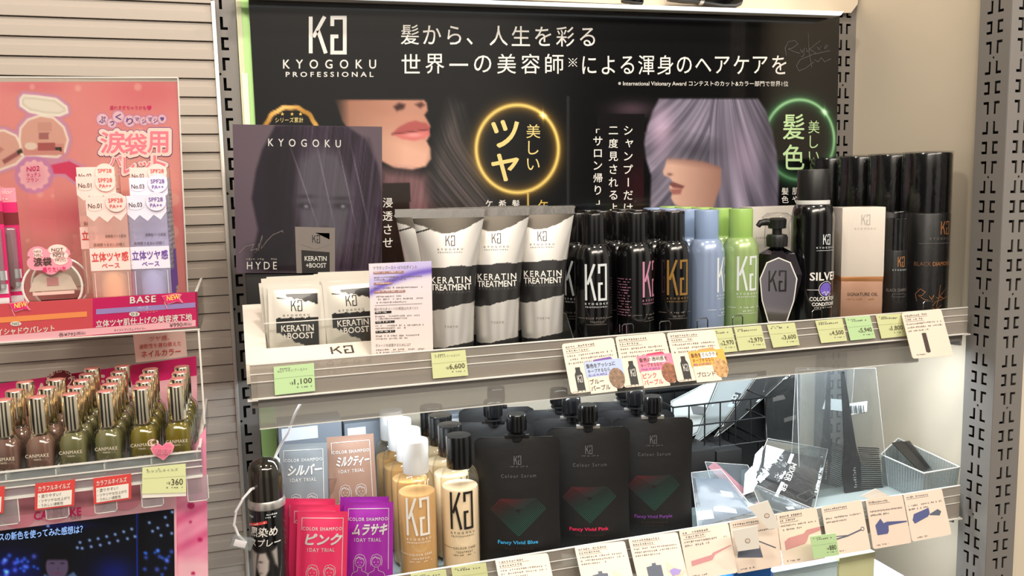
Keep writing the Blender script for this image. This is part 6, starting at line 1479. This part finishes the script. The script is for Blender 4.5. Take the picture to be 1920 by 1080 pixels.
# tags on the tray
price_tag('pale green price tag reading 360 at the right end of the nail tray', (267, 877), (348, 869.5), (349, 923.5), (266, 926), '360', 'tag_lime', Y=NY-4, title='カラフルネイルズ')
mb = MB(); Q = qpx(NY-3.4, (266, 920), (349, 914), (349, 930), (267, 934)); mb.slab(Q, (0, .3, 0), 'white_paper'); tag(mb.build('paper_slip', loc=tuple(Q[3])), 'white slip showing under the 360 price tag', 'slip')
for i, (c4, lb) in enumerate(((((66, 907), (141, 899), (139, 948), (65, 957)), 'red and white product note, middle of the nail tray'), (((175, 897), (246, 888), (246, 935), (176, 946)), 'red and white product note, left of the 360 price tag'), (((-60, 922), (9, 911), (6, 962), (-62, 972)), 'red and white product note cut by the left frame edge'))):
    Q = qpx(NY-4, *c4); mb = MB(); mb.slab(Q, (0, .5, 0), 'red_print'); q = quadmap(Q, .25); mb.slab([q(.07, .06), q(.93, .06), q(.93, .62), q(.07, .62)], (0, .1, 0), 'white_paper'); q2 = quadmap(Q, .5)
    mb.text('カラフルネイルズ', q2, .08, .7, .8, .2, 'white_print', .02); mb.text('・塗りやすい！', q2, .1, .45, .55, .13, 'brown_print'); mb.text('・ツヤツヤな仕上がり', q2, .1, .27, .78, .12, 'brown_print'); mb.text('・うれしい速乾性', q2, .1, .1, .62, .12, 'brown_print')
    tag(mb.build('product_note', loc=tuple(Q[3])), lb, 'note')
c = at(305, 846, NY-4); mb = MB(); hp = [(0, -9), (-8, -2), (-10, 4), (-7, 8), (-3, 8), (0, 5), (3, 8), (7, 8), (10, 4), (8, -2)]
mb.slab([(c[0]+a*1.02, NY-4, c[2]+b*.95) for a, b in hp], (0, .4, 0), 'soft_pink'); mb.slab([(c[0]+a*.86, NY-4.3, c[2]+b*.8) for a, b in hp], (0, .2, 0), 'pink_print')
px_text(mb, '限定！', 291, 841, 30, 11, 'white_print', mp=pm(NY-5.2), bold=.07); px_text(mb, '限定！', 291, 841, 30, 11, 'magenta', mp=pm(NY-5.5), bold=.02)
for b_, w_ in ((-6, 5), (-1, 4)): mb.stroke([(c[0]-6+w_*math.cos(a)*.8+b_*.3, c[2]+9+w_*.6*math.sin(a)) for a in np.linspace(0, 2*math.pi, 10, endpoint=False)], .8, lambda u, v: (u, NY-4.4, v), 'badge_pink', closed=True, seg=9)
tag(mb.build('heart_sticker', loc=tuple(c)), 'pink heart sticker on the lip of the nail tray', 'sticker')

# ------------------------------------------------------------------ screen below
SY = -318.0
t = thing('video_display', 'pink framed video screen at the bottom of the left bay', 'screen', tuple(at(160, 1080, SY)-np.array([0, 0, 60])))
mb = MB(); fq = qpx(SY, (-60, 940), (330, 893), (333, 1200), (-60, 1200)); mb.slab(fq, (0, 4, 0), 'light_pink')
for k in range(6): mb.poly([(30+k*66-128+33*math.cos(a), 972-k*11.5+18+24*math.sin(a)) for a in np.linspace(0, math.pi, 14)]+[(30+k*66-161, 935-k*10), (30+k*66-95, 930-k*10)], pm(SY-.3), 'soft_pink')
px_text(mb, 'CANMAKE', 64, 960, 88, 15, 'magenta', mp=pm(SY-.8), bold=.04, slope=-.1); px_text(mb, 'TOKYO', 132, 969, 20, 6, 'grey_print', mp=pm(SY-.8), slope=-.1)
mb.build('frame', t)
def video(x, y):
    c = np.zeros(x.shape+(3,))+np.array([6, 8, 20.]); c = mixc(c, (14, 24, 110), np.exp(-((x-20)/60)**2-((y-1075)/40)**2)*.9); c = mixc(c, (16, 30, 130), np.exp(-((x-215)/40)**2-((y-1075)/30)**2)*.8); c = mixc(c, (20, 30, 120), np.exp(-((x-120)/50)**2-((y-985)/6)**2)*.7)
    c = mixc(c, (30, 60, 190), np.exp(-((x-257)/1.2)**2)*.9); c = mixc(c, (3, 3, 8), ((x > 262)*(x < 272))*.8)
    dots = [(150, 1017), (168, 1013), (184, 1010), (200, 1006), (216, 1002), (232, 997), (247, 992), (145, 1027), (154, 1028), (171, 1025), (188, 1022), (205, 1018), (221, 1014), (239, 1010), (253, 1006), (280, 980), (286, 996), (296, 990), (310, 970), (314, 985), (322, 1000), (302, 1004), (323, 960), (90, 986), (103, 1000)]
    for a, b in dots: c = c+np.array([170, 205, 255.])*np.exp(-((x-a)**2+(y-b)**2)/7)[..., None]
    for k in range(40):
        a, b, r = np.random.RandomState(100+k).rand(3); a, b = (a*75, 1040+b*45) if k < 24 else (265+a*60, 1030+b*50); c = c+np.array([40+60*r, 110, 220.])*.8*np.exp(-((x-a)**2+(y-b)**2)/(6+16*r))[..., None]
    hair = np.hypot((x-108)/30, (y-1060)/42)-1; c = mixc(c, (8, 8, 14), soft(hair, .12))
    fa = np.hypot((x-107)/21, (y-1062)/27)-1; c = mixc(c, (104, 84, 112), soft(fa, .08)*np.clip((y-1047)/5, 0, 1))
    for ex in (98, 117): c = mixc(c, (30, 24, 40), np.exp(-((x-ex)/4)**2-((y-1056)/1.6)**2)*.9)
    c = mixc(c, (130, 60, 80), np.exp(-((x-108)/6)**2-((y-1075)/2)**2)*.9); c = mixc(c, (80, 62, 86), np.exp(-((x-109)/2)**2-((y-1066)/3)**2)*.6)
    c = mixc(c, (110, 140, 190), soft(sd_poly([(70, 1100), (84, 1076), (96, 1084), (120, 1084), (138, 1072), (160, 1100)], x, y), 2)*.8)
    return np.clip(c, 0, 255)
mb = MB(); vq = qpx(SY-.8, (-60, 1003), (326, 954.5), (328, 1130), (-60, 1160)); art(mb, vq, 200, 90, video, 'screen_glow'); mb.slab([q+np.array([0, .2, 0]) for q in vq], (0, .5, 0), 'black_gloss')
px_text(mb, 'スの新色を使ってみた感想は？', -2, 1000, 157, 15, 'caption_blue', mp=pm(SY-1.3), bold=.015, slope=-.1)
mb.build('panel', t)
mb = MB(); pq_ = qpx(SY+3, (330, 893), (386, 800), (392, 1200), (330, 1200))
def side_ink(x, y):
    c = np.zeros(x.shape+(3,))+np.array([238, 150, 180.]); w_ = np.sin((y+(x-330)*.5)/9)+np.sin((y+(x-330)*.6)/4.3)*.5; c = mixc(c, (214, 84, 134), np.clip(w_*.4+.4, 0, 1)*np.clip((y-905)/20, 0, 1)*np.clip((1060-y)/40, 0, 1)*.8); c = mixc(c, (246, 196, 204), np.clip((y-1040)/20, 0, 1)*.8)
    for hx, hy, r in ((358, 948, 7), (375, 1012, 5), (357, 979, 3), (362, 1075, 4)): c = mixc(c, (190, 40, 100), soft(np.hypot(x-hx, (y-hy)*1.1)-r, 1))
    return c
art(mb, pq_, 30, 120, side_ink, 'print_satin'); mb.slab([q+np.array([0, .2, 0]) for q in pq_], (0, 2, 0), 'soft_pink'); mb.build('side_panel', t)
